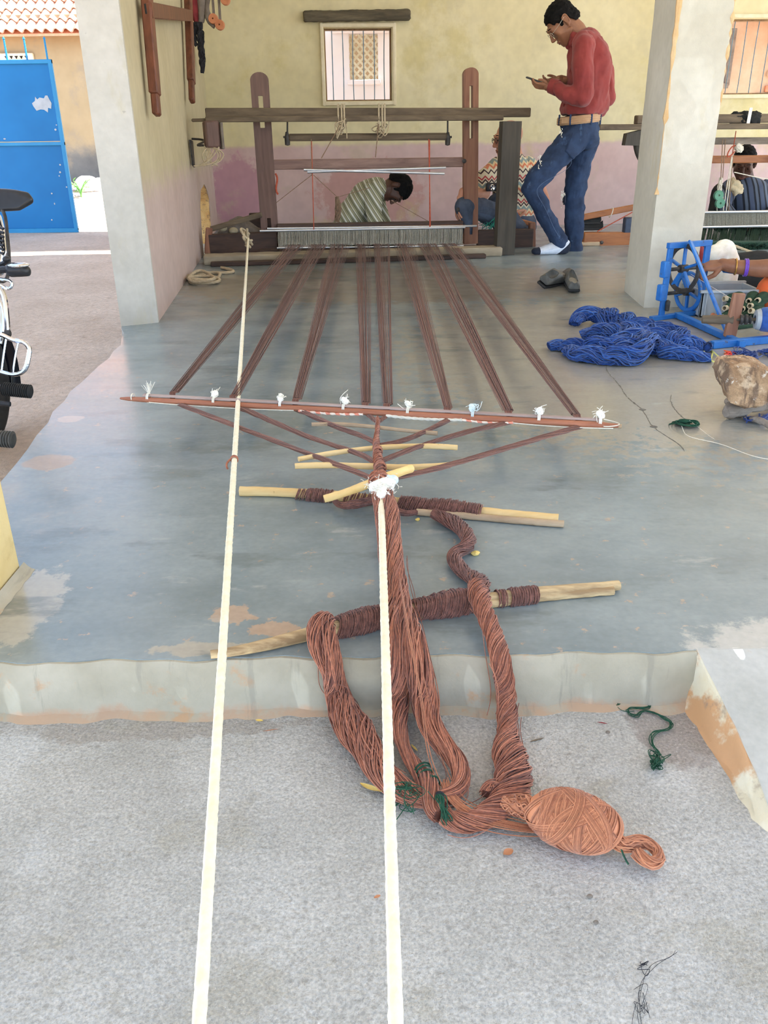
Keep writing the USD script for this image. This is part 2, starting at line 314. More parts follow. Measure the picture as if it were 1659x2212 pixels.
M_back = surf('limewash_two_tone', YEL0, YEL1, scale=1.5, rough=.9, bump=(30, .15, .003), fine=(14, .05), layers=[(1.1, .60, S(204, 191, 132), .6, (1, 1, 1)), (2.4, .62, S(200, 192, 160), .35, (1, 1, 1))], zones=[(.735, .022, PNK0, PNK1, .07)],
    blots=[((-.1, 8.3, .30), (.7, .4, .42), S(200, 160, 156), 1.0), ((-1.3, 8.2, .3), (.35, .5, .5), S(194, 152, 164), .9)])
M_leftwall = surf('limewash_left', S(190, 178, 142), S(206, 195, 162), scale=1.8, rough=.9, bump=(30, .2, .003), fine=(16, .05), zones=[(.62, .10, S(192, 170, 160), S(208, 188, 180), .25)], layers=[(2.2, .64, S(176, 160, 126), .4, (1, 1, 1))])
M_white = surf('limewash_white', S(190, 187, 176), S(212, 209, 200), scale=3, rough=.9, bump=(35, .3, .004), fine=(30, .04), layers=[(4, .62, S(198, 192, 170), .6, (1.6, 1.6, .5)), (24, .73, S(150, 146, 138), .6, (1, 1, 1))])
M_pillar = surf('limewash_pillar', S(196, 191, 174), S(216, 211, 196), scale=2.4, rough=.9, bump=(30, .35, .004), fine=(24, .04), layers=[(3.5, .62, S(200, 190, 158), .6, (1.5, 1.5, .5)), (20, .72, S(146, 142, 132), .6, (1, 1, 1))])
M_chip = surf('bare_clay_edge', S(206, 162, 106), S(226, 196, 150), scale=9, rough=.95, bump=(50, .6, .006))
M_ochre = surf('ochre_limewash', S(214, 184, 118), S(228, 206, 150), scale=4, rough=.9, bump=(60, .3, .003), layers=[(6, .6, S(196, 168, 112), .5, (1, 1, 1))])
M_rubble = surf('rubble_core', S(196, 146, 82), S(226, 190, 126), scale=14, rough=.95, bump=(40, .9, .02), layers=[(30, .6, S(130, 104, 76), .8, (1, 1, 1))])
M_roof = surf('bounce_white_roof', S(226, 224, 216), S(240, 238, 232), scale=4, rough=.9)  # unseen underside set near white to bounce daylight into the shed
M_tile = surf('clay_roof_tile', S(214, 150, 118), S(234, 184, 154), scale=3, rough=.85, fine=(30, .1))
M_tan = surf('tan_house_wall', S(156, 139, 107), S(172, 154, 121), scale=2.0, rough=.95, layers=[(1.3, .58, S(146, 136, 118), .6, (1, 1, 1))], zones=[(.62, .2, S(96, 96, 94), S(120, 120, 116), .35)])
M_pale = surf('pale_house_wall', S(232, 224, 224), S(242, 236, 234), scale=1.4, rough=.9)
M_brick = surf('house_brick', S(190, 122, 92), S(214, 152, 120), scale=8, rough=.9)
M_mortar = surf('mortar', S(196, 168, 142), S(208, 184, 160), scale=9, rough=.95)
M_dark = surf('dark_inside', S(24, 24, 22), S(36, 34, 30), scale=4, rough=.9)
M_dkwood = wood('weathered_wood_x', S(84, 72, 58), S(126, 110, 88), 0, .75)
M_dkwoodz = wood('brown_wood_z', S(92, 70, 64), S(128, 100, 90), 2, .6)
M_redwoodz = wood('red_wood_z', S(124, 80, 60), S(160, 114, 88), 2, .55)
M_redwoodx = wood('red_wood_x', S(140, 84, 48), S(182, 118, 70), 0, .5)
M_rail = wood('pinkish_rail_wood', S(120, 92, 84), S(164, 134, 122), 0, .6)
M_blackwood = wood('dark_post_wood', S(58, 54, 48), S(84, 78, 68), 2, .75)
M_dkbrown = wood('dark_brown_board', S(54, 40, 34), S(84, 62, 52), 0, .6)
M_old = surf('old_lintel_wood', S(70, 64, 52), S(112, 102, 82), scale=30, stretch=(.1, 1, 1), rough=.9, bump=(40, .6, .006))
M_hang = wood('hanging_beam_wood', S(80, 44, 30), S(128, 74, 50), 2, .5)
M_sill = surf('pale_sill_timber', S(140, 128, 108), S(178, 166, 144), scale=14, stretch=(.25, 1, 1), rough=.85, bump=(40, .4, .004))
M_bar = wood('spreader_wood', S(142, 84, 60), S(180, 118, 88), 0, .5)
M_bargrey = wood('spreader_grey_slat', S(146, 124, 116), S(184, 164, 156), 0, .6)
M_cane = surf('peeled_cane', S(214, 176, 112), S(238, 210, 154), scale=20, stretch=(.2, 1, 1), rough=.55, layers=[(60, .68, S(128, 92, 56), .8, (1, 1, 1))])
M_canegrey = surf('bark_cane', S(160, 132, 102), S(198, 174, 142), scale=24, stretch=(.2, 1, 1), rough=.7, layers=[(30, .62, S(112, 86, 60), .7, (.4, 1, 1))])
M_stick = surf('dry_split_stick', S(150, 122, 86), S(222, 194, 146), scale=40, stretch=(.12, 1, 1), rough=.75, contrast=(.38, .62), bump=(60, .6, .004))
M_peg = surf('yellow_peg', S(232, 188, 112), S(246, 214, 148), scale=16, stretch=(.3, 1, 1), rough=.5)
M_yarn = surf('rust_yarn', S(114, 62, 45), S(188, 119, 88), scale=90, rough=.85, sheen=.2, contrast=(0, 1), island=True, fine=(160, .22))
M_yarndk = surf('brown_yarn', S(92, 56, 46), S(142, 94, 80), scale=90, rough=.85, sheen=.2, contrast=(.3, .7), fine=(420, .3))
M_yarncore = surf('rust_yarn_gap_shade', S(84, 46, 34), S(112, 64, 48), scale=60, rough=.95)  # darker copy of the yarn colour, painting the shade between threads
M_warp = surf('warp_yarn', S(98, 64, 52), S(152, 104, 86), scale=60, rough=.85, sheen=.15, contrast=(0, 1), island=True)
M_ball = surf('pale_rust_yarn', S(150, 88, 58), S(206, 138, 98), scale=110, rough=.85, sheen=.2, contrast=(0, 1), island=True, fine=(160, .12))
M_green = surf('dark_green_thread', S(14, 58, 40), S(26, 84, 58), scale=50, rough=.8)
M_rope = surf('white_cotton_rope', S(240, 226, 184), S(250, 242, 212), scale=60, rough=.9, sheen=.3, bump=(400, .5, .002))
M_coilrope = surf('dusty_rope', S(178, 160, 130), S(206, 190, 160), scale=60, rough=.9)
M_rag = surf('white_rag', S(232, 226, 206), S(250, 248, 240), scale=30, rough=.95, sheen=.3)
M_ragblue = surf('bluish_rag', S(196, 214, 214), S(236, 242, 240), scale=60, rough=.95)
M_pinkcord = banded('pink_white_cord', (1, 0, .6), 34, [(0, S(238, 150, 124)), (.45, S(246, 226, 206))])
M_bluecl = surf('blue_hank_yarn', S(20, 56, 126), S(46, 96, 172), scale=70, rough=.85, sheen=.2, contrast=(0, 1), island=True, fine=(60, .2))
M_bluecore = surf('blue_hank_gap_shade', S(16, 46, 104), S(24, 64, 132), scale=30, rough=.95)  # deeper blue stands in for shade inside the heaped hanks
M_bluepaint = surf('blue_frame_paint', S(22, 92, 168), S(44, 122, 198), scale=14, rough=.45, layers=[(30, .64, S(70, 66, 62), .8, (1, 1, 1))])
M_gate = surf('blue_gate_paint', S(8, 100, 156), S(16, 110, 168), scale=1.5, rough=.5, spec=.3, layers=[(9, .745, S(96, 106, 116), .9, (1, 1, 1))])
M_gatetrim = surf('blue_gate_trim', S(14, 118, 168), S(28, 130, 178), scale=3, rough=.5, layers=[(8, .70, S(110, 106, 100), .9, (1, 1, 1))])
M_iron = surf('dark_iron', S(52, 50, 48), S(84, 80, 76), scale=30, rough=.5, metal=.5)
M_steel = surf('bright_steel_rod', S(196, 198, 202), S(226, 228, 230), scale=20, rough=.3, metal=.85, stretch=(.3, 1, 1))
M_chrome = surf('chrome', (.75, .76, .8), (.82, .83, .86), scale=8, rough=.08, metal=1.0)
M_blackpl = surf('black_plastic', S(28, 28, 30), S(40, 40, 42), scale=30, rough=.35)
M_rubber = surf('black_rubber', S(26, 26, 26), S(44, 44, 44), scale=40, rough=.7)
M_bikepaint = surf('motorcycle_paint', S(16, 16, 22), S(22, 22, 30), scale=4, rough=.15)
M_amber = surf('amber_lens', S(196, 96, 20), S(214, 116, 34), scale=10, rough=.2)
M_heddle = surf('grey_heddle_cord', S(150, 146, 132), S(196, 192, 178), scale=120, rough=.9)
M_cord = surf('thin_brown_cord', S(120, 96, 76), S(160, 134, 108), scale=60, rough=.9)
M_redcord = surf('red_cord', S(168, 72, 50), S(196, 100, 74), scale=60, rough=.9)
M_ltcord = surf('pale_string', S(214, 206, 186), S(236, 230, 214), scale=60, rough=.9)
M_yelcord = surf('yellow_string', S(206, 206, 110), S(226, 226, 140), scale=60, rough=.9)
M_stone = surf('brown_stone', S(150, 116, 84), S(206, 172, 134), scale=9, rough=.9, bump=(40, 1.0, .02), layers=[(9, .54, S(108, 86, 70), .8, (3.2, 1.5, .6)), (13, .58, S(222, 194, 160), .7, (1, 1, 1)), (40, .66, S(236, 226, 210), .8, (1, 1, 1))])
M_log = surf('grey_log', S(104, 92, 80), S(156, 144, 130), scale=30, stretch=(.15, 1, 1), rough=.85, bump=(50, .7, .006))
M_leafy = surf('yellow_leaf', S(226, 190, 92), S(238, 214, 132), scale=40, rough=.6)
M_leafg = surf('green_leaf', S(92, 160, 74), S(122, 184, 98), scale=40, rough=.5)
M_leafb = surf('brown_leaf', S(176, 112, 72), S(196, 136, 96), scale=40, rough=.7)
M_pebble = surf('pebble', S(96, 88, 80), S(150, 140, 126), scale=40, rough=.9)
M_grit = surf('dark_crack', S(104, 99, 90), S(122, 117, 106), scale=40, rough=1)
M_skinA = surf('brown_skin', S(136, 92, 66), S(158, 110, 80), scale=12, rough=.55)
M_skinB = surf('dark_skin', S(72, 46, 36), S(92, 60, 46), scale=12, rough=.5)
M_skinC = surf('fair_skin', S(188, 130, 104), S(206, 150, 122), scale=12, rough=.5)
M_skinD = surf('tan_skin', S(126, 82, 58), S(148, 100, 74), scale=12, rough=.5)
M_hair = surf('black_hair', S(8, 8, 8), S(22, 21, 20), scale=90, rough=.75, spec=.15, stretch=(1, 1, .4))
M_shirt = surf('red_shirt_cloth', S(126, 44, 42), S(152, 60, 56), scale=9, rough=.85, sheen=.15, bump=(260, .15, .001))
M_jeans = surf('blue_denim', S(28, 43, 70), S(46, 67, 100), scale=12, rough=.9, bump=(300, .3, .001), layers=[(14, .66, S(84, 112, 150), .6, (1, 1, .5))])
M_greyjeans = surf('grey_denim', S(52, 60, 76), S(82, 92, 110), scale=12, rough=.9)
M_stitch = surf('pale_stitching', S(84, 104, 136), S(110, 128, 156), scale=20, rough=.9)
M_leather = surf('tan_leather_belt', S(176, 140, 104), S(196, 160, 124), scale=14, rough=.6)
M_sockw = surf('white_sock', S(206, 216, 232), S(226, 234, 246), scale=40, rough=.95)
M_sockn = surf('navy_sock_patch', S(26, 32, 48), S(38, 46, 64), scale=40, rough=.95)
M_shoe = surf('grey_leather_shoe', S(74, 74, 70), S(112, 110, 104), scale=16, rough=.55)
M_shoein = surf('shoe_lining', S(126, 122, 112), S(150, 146, 134), scale=16, rough=.8)
M_eye = surf('eye_white', S(220, 214, 206), rough=.3)
M_lens = surf('glasses_frame', S(190, 180, 160), S(214, 206, 190), scale=20, rough=.3, metal=.5)
M_blkcloth = surf('black_cloth', S(20, 22, 22), S(34, 36, 36), scale=20, rough=.9)
M_greencl = surf('dark_green_cone_yarn', S(18, 46, 30), S(36, 70, 48), scale=80, rough=.9)
M_greenwarp = surf('green_warp', S(20, 44, 34), S(48, 84, 64), scale=90, rough=.9)
M_crate = surf('grey_plastic_crate', S(150, 156, 160), S(172, 178, 182), scale=10, rough=.5)
M_cone = surf('card_cone', S(176, 160, 128), S(206, 190, 158), scale=20, rough=.8)
M_sari = surf('orange_red_sari', S(222, 84, 44), S(240, 128, 58), scale=6, rough=.8, layers=[(5, .55, S(232, 52, 78), .9, (1, 1, 1))])
M_bangle = surf('purple_bangle', S(96, 52, 160), S(130, 90, 200), scale=200, rough=.25)
M_gold = surf('gold_bangle', S(190, 140, 70), S(210, 164, 90), scale=40, rough=.3, metal=.8)
M_teal = surf('teal_strings', S(40, 132, 112), S(72, 166, 142), scale=40, rough=.9)
M_pulley = surf('green_plastic_pulley', S(70, 130, 104), S(100, 160, 130), scale=20, rough=.4)
M_redcloth = surf('maroon_cloth', S(122, 40, 46), S(150, 58, 60), scale=12, rough=.9)
M_blkyarn = surf('black_yarn', S(30, 30, 34), S(52, 52, 58), scale=60, rough=.95)
M_greycl = surf('grey_cloth', S(110, 100, 92), S(146, 136, 126), scale=14, rough=.9)
M_spool = surf('orange_wood_spool', S(196, 122, 84), S(216, 146, 106), scale=14, rough=.6)
M_bluebar = surf('window_bar_paint', S(90, 120, 140), S(120, 150, 168), scale=12, rough=.4)
M_frame = surf('window_frame_lime', S(216, 202, 168), S(236, 226, 198), scale=10, rough=.85)
M_framew = wood('window_frame_wood', S(120, 92, 66), S(160, 130, 96), 2, .8)
M_lattice = surf('lattice_cement', S(206, 196, 166), S(226, 218, 196), scale=6, rough=.9)
M_chevron = banded('chevron_print', (0, 0, 1), 5.6, [(0, S(226, 214, 186)), (.13, S(66, 42, 48)), (.2, S(226, 214, 186)), (.32, S(220, 132, 96)), (.42, S(228, 206, 160)), (.52, S(140, 156, 152)), (.66, S(226, 214, 186)), (.74, S(66, 42, 48)), (.81, S(214, 196, 168)), (.88, S(188, 66, 70)), (.95, S(226, 214, 186))], zig=((1, .25, 0), .026, 1.0))
M_stripeA = banded('olive_stripe_cloth', (.93, 0, .62), 13, [(0, S(150, 150, 120)), (.2, S(98, 98, 78)), (.28, S(150, 150, 120)), (.36, S(98, 98, 78)), (.42, S(212, 214, 204)), (.62, S(98, 98, 78)), (.66, S(160, 158, 128)), (.82, S(90, 90, 72)), (.88, S(206, 206, 190))])
M_stripeB = banded('blue_stripe_cloth', (1, 0, .25), 11, [(0, S(70, 82, 106)), (.42, S(26, 30, 40)), (.6, S(92, 104, 122)), (.84, S(26, 30, 40))])

# ------------------------------------------------------------------ the setting
def sand_z(x, y): return -.42 + np.clip((np.asarray(y) - 12.9) / 3.4, 0, 1) * .42 + .03 * (meshkit.fbm(np.stack([np.asarray(x) * .9, np.asarray(y) * .9, np.zeros_like(x)], -1), 4, 3) - .5)
gx, gy = np.meshgrid(np.r_[np.linspace(-16, -4.6, 30), np.linspace(-4.5, -.9, 90), np.linspace(-.5, 14, 24)], np.r_[np.linspace(-14, 0, 20), np.linspace(.4, 13, 160), np.linspace(13.5, 26, 30)], indexing='ij')
zz = sand_z(gx, gy); inside = (gx > -1.35) & (gy < 9) & (gy > -8); zz = np.where(inside, -.45, zz)
ni, nj = gx.shape; ii, jj = np.meshgrid(np.arange(ni - 1), np.arange(nj - 1), indexing='ij')
q = np.stack([ii * nj + jj, (ii + 1) * nj + jj, (ii + 1) * nj + jj + 1, ii * nj + jj + 1], -1).reshape(-1, 4)
struct('ground', (np.stack([gx, gy, zz], -1).reshape(-1, 3), np.vstack([q[:, [0, 1, 2]], q[:, [0, 2, 3]]])), M_sand, 'pale sandy ground outside, left of the raised cement floor', smooth=True)

edge = [(-1.9, 9.0), (-1.62, 7.0), (-1.40, 4.6)] + [(p[0] + .006 * math.sin(i * 2.7), p[1]) for i, p in enumerate(spline([on_z(262, 708), on_z(215, 790), on_z(150, 850), on_z(92, 925), on_z(35, 1000)], 16))] + [(-1.02, 1.9), (-1.02, 1.22)]
fr = [(x, 1.236 + .006 * x + .004 * math.sin(x * 23) + .003 * math.sin(x * 61)) for x in np.linspace(-1.0, .56, 60)]
plat = prism(edge + fr + [(5.2, 1.245), (5.2, 9.0)], .40, -.40)
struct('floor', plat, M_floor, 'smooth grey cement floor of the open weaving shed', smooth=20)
rz = np.linspace(-1.1, .555, 90)
rs = [np.stack([rz, 1.233 + .006 * rz + .004 * np.sin(rz * 23) + .003 * np.sin(rz * 61) + dy, np.full_like(rz, z)], 1) for dy, z in ((.006, -.002), (-.004, -.001), (-.011, -.012), (-.016, -.05), (-.024, -.095), (-.05, -.102))]
def sheet(rows):
    g = np.stack(rows); a, b = g.shape[:2]; i, j = np.meshgrid(np.arange(a - 1), np.arange(b - 1), indexing='ij')
    q = np.stack([i * b + j, i * b + j + 1, (i + 1) * b + j + 1, (i + 1) * b + j], -1).reshape(-1, 4); return g.reshape(-1, 3), np.vstack([q[:, [0, 1, 2]], q[:, [0, 2, 3]]])
v_, f_ = sheet(rs); v_[:, 1] += .004 * (meshkit.fbm(v_ * 40, 3, 5) - .5); struct('trim', (v_, f_[:, ::-1]), M_riser, 'low plastered front face of the cement floor step', smooth=30)
yx, yy = np.meshgrid(np.linspace(-1.02, 2.4, 200), np.linspace(.1, 1.26, 90), indexing='ij'); yz = -.1 + .006 * (meshkit.fbm(np.stack([yx * 9, yy * 9, 0 * yx], -1), 4, 9) - .5) + .0016 * (meshkit.fbm(np.stack([yx * 90, yy * 90, 0 * yx], -1), 2, 2) - .5)
v_, f_ = sheet([np.stack([yx[i], yy[i], yz[i]], 1) for i in range(200)])
yard = join([(v_, f_), block((.45, .1, -.42), (4.5, 1.30, -.14), .002), block((-1.02, -7, -.42), (4.5, .1, -.103), .002), block((2.4, .1, -.42), (4.5, 1.3, -.103), .002), block((-1.02, .1, -.42), (2.4, 1.26, -.112), .002)])
struct('floor_yard', yard, M_yard, 'rough grey concrete apron in front of the step', smooth=True)
# the sloping slab on the right of the step: top sloping down towards the viewer, its left face clay-stained
RY = [(1.246, -.0008, .556), (1.238, -.0012, .557), (1.20, -.012, .560), (1.16, -.023, .564), (1.12, -.034, .567), (1.08, -.045, .570), (1.04, -.056, .572), (1.0, -.067, .574), (.97, -.076, .573), (.94, -.086, .572), (.915, -.094, .582), (.895, -.104, .60)]
rt = [[V(x, y, z + .0012 + .002 * (meshkit.noise(V(x * 30, y * 30, 0), 4) - .5)) for x in np.r_[x0, x0 + .006, np.linspace(x0 + .03, 3.6, 40)]] for y, z, x0 in RY]
v_, f_ = sheet(rt); struct('ramp', (v_, f_), M_ramp, 'low sloping cement ramp at the right of the step', smooth=True)
sd = [[V(x0 + .001, y, z + .0012), V(x0 - .004, y, z - .004), V(x0 - .010 - .005 * math.sin(y * 40), y, (z - .1) / 2), V(x0 - .018 - .004 * math.sin(y * 70), y, min(z, -.092) - .004), V(x0 - .034, y, -.106)] for y, z, x0 in RY]
v_, f_ = sheet(sd); struct('trim', (v_, f_), M_rampside, 'clay-stained left edge of the ramp slab', smooth=True)

# left wall, with a hole broken through it near the far end
T_L = .17; ox = _ln * T_L
wl = prism([tuple((LW_A + (LW_B - LW_A) * .006)[:2]), tuple(LW_B[:2]), tuple((LW_B + ox)[:2]), tuple((LW_A + ox + (LW_B - LW_A) * .006)[:2])], 3.9, -.02)
hp = [leftwall(*p) for p in ((434, 412), (441, 398), (447, 408), (452, 430), (455, 470), (457, 520), (455, 552), (441, 556), (436, 500), (433, 450))]
cut = hull(np.vstack([np.array(hp) - _ln * .1, np.array(hp) + _ln * .4]))
cut = ruffle(trimesh.Trimesh(*geo(solid(cut).refine_to_length(.05))), .02, 14, 4)
wl_cut = solid(wl) - solid(cut); struct('wall_left', wl_cut, M_leftwall, 'beige and pink limewashed side wall on the left', smooth=20)
rim = ruffle(trimesh.Trimesh(*geo((solid(cut).scale((1, 1, 1)) ^ solid(wl)).refine_to_length(.03))), .012, 30, 6)
jamb = (solid(hull(np.vstack([np.array(hp) * 1.0 + V(0, .05, .02) + _ln * .01, np.array(hp) + V(0, .05, .02) + _ln * (T_L - .01)]))).refine_to_length(.04))
jamb = solid(ruffle(trimesh.Trimesh(*geo(jamb)), .012, 22, 8)) - solid(cut).translate((0, -.03, 0)); part(stage.GetPrimAtPath('/World/wall_left'), 'rubble_lining', jamb, M_rubble, 30)
e0, e1 = on_z(262, 705), LW_A
cap = prism([tuple(e0[:2]), tuple((e1 - ox * .01)[:2]), tuple((e1 - ox * .01 + (LW_B - LW_A) * .007)[:2]), tuple((e1 + ox + (LW_B - LW_A) * .007)[:2])], 3.9, -.02)
struct('pillar', cap, M_white, 'whitewashed square pillar ending the left wall', smooth=20)
# back wall with two windows
bd = V(1, .08, 0) / math.hypot(1, .08); bn = V(-bd[1], bd[0], 0)
b0, b1 = V(-1.75, 8.318 - .08 * 1.75, 0), V(6.0, 8.318 + .48, 0)
wb = solid(prism([tuple(b0[:2]), tuple(b1[:2]), tuple((b1 + bn * .2)[:2]), tuple((b0 + bn * .2)[:2])], 3.7, -.02))
def wall_cut(c0, c1, d0=-.1, d1=.4): 
    q = [back(c0[0], c0[1]), back(c1[0], c0[1]), back(c1[0], c1[1]), back(c0[0], c1[1])]
    u0, u1 = (q[0] @ bd + q[3] @ bd) / 2, (q[1] @ bd + q[2] @ bd) / 2; z1, z0 = (q[0][2] + q[1][2]) / 2, (q[2][2] + q[3][2]) / 2; o = b0 - bd * (b0 @ bd)
    f = lambda u, z, d: o + bd * u + bn * d + V(0, 0, z)
    return f, u0, u1, z0, z1
F1, u0, u1, z0, z1 = wall_cut((702, 60), (847, 218)); F2, w0, w1, y0, y1 = wall_cut((1568, 40), (1735, 203))
hole = lambda F, a, b, c, d, g=0: hull([F(u, z, t) for u in (a - g, b + g) for z in (c - g, d + g) for t in (-.1, .4)])
wb = wb - solid(hole(F1, u0, u1, z0, z1)) - solid(hole(F2, w0, w1, y0, y1)); struct('wall_back', wb, M_back, 'back wall limewashed yellow above and pink below', smooth=20)
def window(F, u0, u1, z0, z1, n, label, fr=.019):
    w = thing('window', label, 'window', F((u0 + u1) / 2, z0, 0)); say(w, kind='structure')
    B = lambda a, b, wd, hh, m, nm: part(w, nm, beam(a, b, wd, hh, .003), m)
    for a, b in (((u0 - fr, z0), (u0 - fr, z1)), ((u1 + fr, z0), (u1 + fr, z1))): 
        q0, q1 = F(a[0], a[1] - 2 * fr, .0), F(b[0], b[1] + 2 * fr, .0); part(w, 'frame_side', placed(cbox((fr * 1.6, .05, q1[2] - q0[2]), .006), (q0 + q1) / 2, np.stack([bd, bn, V(0, 0, 1)], 1)), M_frame)
    for z in (z0 - fr, z1 + fr): B(F(u0 - .01, z, 0), F(u1 + .01, z, 0), .05, fr * 1.6, M_frame, 'frame_rail')
    fw = .012
    for u in (u0 + fw / 2, u1 - fw / 2): B(F(u, z0, .09), F(u, z1, .09), .06, fw, M_framew, 'casement_side') if 0 else part(w, 'casement_side', placed(cbox((fw, .07, z1 - z0), .003), F(u, (z0 + z1) / 2, .1), np.stack([bd, bn, V(0, 0, 1)], 1)), M_framew)
    for z in (z0 + fw / 2, z1 - fw / 2): B(F(u0, z, .1), F(u1, z, .1), .07, fw, M_framew, 'casement_rail')
    for k in range(n):
        u = u0 + (u1 - u0) * (k + .75) / (n + .4); pth = spline([F(u, z0, .1), F(u + .004 * math.sin(k * 2.1), (z0 * 2 + z1) / 3, .1), F(u + .002, z1, .1)], 8); part(w, 'bar', tube(pth, .0042, 8), M_bluebar)
    return w
window(F1, u0, u1, z0, z1, 6, 'barred window with a lime-washed frame above the middle loom')
window(F2, w0, w1, y0, y1, 6, 'barred window at the right edge, bricks seen through it')
l0, l1 = back(655, 36, -.03), back(887, 32, -.03)
lm = ruffle(trimesh.Trimesh(*geo(solid(placed(cbox((np.linalg.norm(l1 - l0), .07, .082), .012), (l0 + l1) / 2, frame(l1 - l0))).refine_to_length(.02))), .008, 20, 3); solo('lintel', lm, M_old, 'rough dark timber lintel set above the middle window', 'lintel')
# right pillar
pa, pb, pc = on_z(1390, 665), on_z(1494, 663), on_z(1348, 628)
pil = prism([tuple(pa[:2]), tuple(pb[:2]), tuple((pb + pc - pa)[:2]), tuple(pc[:2])], 3.9, -.01)
pil = solid(pil).refine_to_length(.06); pt = trimesh.Trimesh(*geo(pil)); kk = meshkit.fbm(pt.vertices * 7, 3, 12)[:, None] - .5; cen = (pa + pb + pc + (pb + pc - pa)) / 4; dd = (pt.vertices - cen) * V(1, 1, 0); pt.vertices += dd * .03 * kk
struct('pillar', pt, M_pillar, 'whitewashed square pillar standing right of the standing man', smooth=30)
PILR = stage.GetPrimAtPath('/World/pillar_001')
g = np.random.default_rng(3)
for (a, b, zt0, zt1) in ((pa, pa, .55, 2.4), (pb, pb, .9, 2.4)):      # plaster broken off along the two front corners
    zs = np.linspace(zt0, zt1, 50); wdt = .011 * np.clip(np.sin(np.linspace(0.15, 3.0, 50)) + .5 * g.normal(size=50), .15, 1.3)
    part(PILR, 'bare_edge', tube(np.stack([np.full(50, a[0]), np.full(50, a[1] + .004), zs], 1), wdt, 6), M_chip, 30)
# near pillar at the left edge of the picture
n0 = on_z(47, 1235); struct('pillar', block((n0[0] - .30, 1.20, -.02), (n0[0], n0[1], 2.9), .006), M_ochre, 'ochre-washed pillar cut by the left edge of the photo')
mo = [(n0[0] + .004 + .022 * k * (1 + .07 * math.sin(i * 1.9)), y, .018 * (1 - k) ** 2 + .0005) for k in (0, .33, .66, 1) for i, y in enumerate(np.linspace(1.24, n0[1] + .01, 24))]
mo = np.array(mo).reshape(4, 24, 3); struct('trim', (lambda s: (s[0], s[1][:, ::-1]))(sheet(list(mo))), M_riser, 'mortar fillet along the foot of the ochre pillar', smooth=True)
# roof: eave in front, ridge across the middle, eave behind
for nm, a, b in (('front', (.38, 2.5), (3.9, 3.75)), ('back', (3.9, 3.75), (10.1, 2.5))):
    y_0, z_0 = a; y_1, z_1 = b; struct('roof', hull([V(x, y, z + t) for x in (-2.25, 6.4) for y, z in (a, b) for t in (0, .08)]), M_roof, f'{nm} slope of the shed roof over the cement floor')
# outside: the house on the left with its tiled roof
hy = 17.0
hs = thing('house', 'tan-walled house with a red clay tile roof behind the blue gate', 'house', (-7, hy, 0))
ez = on_y(80, 80, hy)[2]
part(hs, 'wall', block((-16, hy, -.45), (-2.6, hy + .3, ez + .35), .01), M_tan)
rise = .62
part(hs, 'roof_deck', hull([V(x, y, z + t) for x in (-16, -2.4) for y, z in ((hy - .35, ez - .0), (hy + 3.4, ez + 3.75 * rise)) for t in (-.02, .02)]), M_tile)
sl = V(0, 1, rise) / math.hypot(1, rise); up_ = V(0, -sl[2], sl[1])
tw, tl = .172, .36
for r_ in range(8):
    for c_ in range(32):
        x = -8.2 + c_ * tw; o = V(x, hy - .42, ez + .03) + sl * (r_ * tl); th = np.linspace(0, 1, 9)
        prof = .034 * np.sin(th * 2 * PI) + .006
        rows = [[o + V(t * tw * 1.04, 0, 0) + sl * s + up_ * (p + .035 * (1 - s / (tl * 1.2)) + k) for t, p in zip(th, prof)] for s, k in ((0, -.016), (0, 0), (tl * 1.2, 0))]
        part(hs, 'roof_tile', sheet(rows), M_tile, True)
vt = on_y(37, 123, hy - .02); vent = part(hs, 'vent_block', block(vt + V(-.30, -.04, -.06), vt + V(.30, .02, .06), .01), M_frame)
for k in range(5): c_ = vt + V(-.18 + .09 * k, -.045, -.01); part(vent, 'vent_hole', hull([c_ + V(a, d, b) for a, b in ((-.03, .022), (.03, .022), (0, -.028)) for d in (0, .01)]), M_dark)
# house seen through the middle window
ny = 10.6; A = lambda px, py, d=0.0: on_y(px, py, ny + d)
la, lb = A(753, 74), A(817, 172)
pw = solid(block((-3.2, ny, -.45), (1.3, ny + .2, 3.2), .01)) - solid(block((la[0], ny - .2, lb[2]), (lb[0], ny + .5, la[2]), .001))
ph = thing('house', 'pale plastered house close behind the middle window', 'house', (-.9, ny, -.45)); part(ph, 'wall', pw, M_pale); part(ph, 'inner_wall', block((-3.2, ny + 1.7, -.45), (1.3, ny + 1.9, 3.2), .01), M_tan); part(ph, 'roof', block((-3.3, ny - .15, 3.2), (1.4, ny + 2.0, 3.3), .01), M_tile)  # roof slab added out of view to darken the room behind the lattice
sh = A(714, 73), A(846, 62); part(ph, 'window_ledge', block(V(sh[0][0], ny - .12, sh[0][2]), V(sh[1][0], ny, sh[1][2]), .01), M_pale)
part(ph, 'window_sill', block(V(la[0] - .03, ny - .05, lb[2] - .05), V(lb[0] + .03, ny + .02, lb[2]), .006), M_pale)
wd, hg = lb[0] - la[0], la[2] - lb[2]; box_ = Polygon([(la[0], lb[2]), (lb[0], lb[2]), (lb[0], la[2]), (la[0], la[2])]); st = wd / 4.0
from shapely.geometry import LineString
for s in (-1, 1):
    for k in range(-14, 26):
        c_ = la[0] + k * st; ln = LineString([(c_, lb[2] - .5), (c_ + s * 3, lb[2] - .5 + 3)]).buffer(.0115, cap_style=2).intersection(box_)
        if ln.area > 1e-5 and ln.geom_type == 'Polygon':
            m = trimesh.creation.extrude_polygon(ln, .03, engine='earcut'); q = m.vertices; part(ph, 'lattice_strip', (np.stack([q[:, 0], ny + .03 + .004 * (s > 0) + q[:, 2], q[:, 1]], 1), m.faces[:, ::-1]), M_lattice, False)
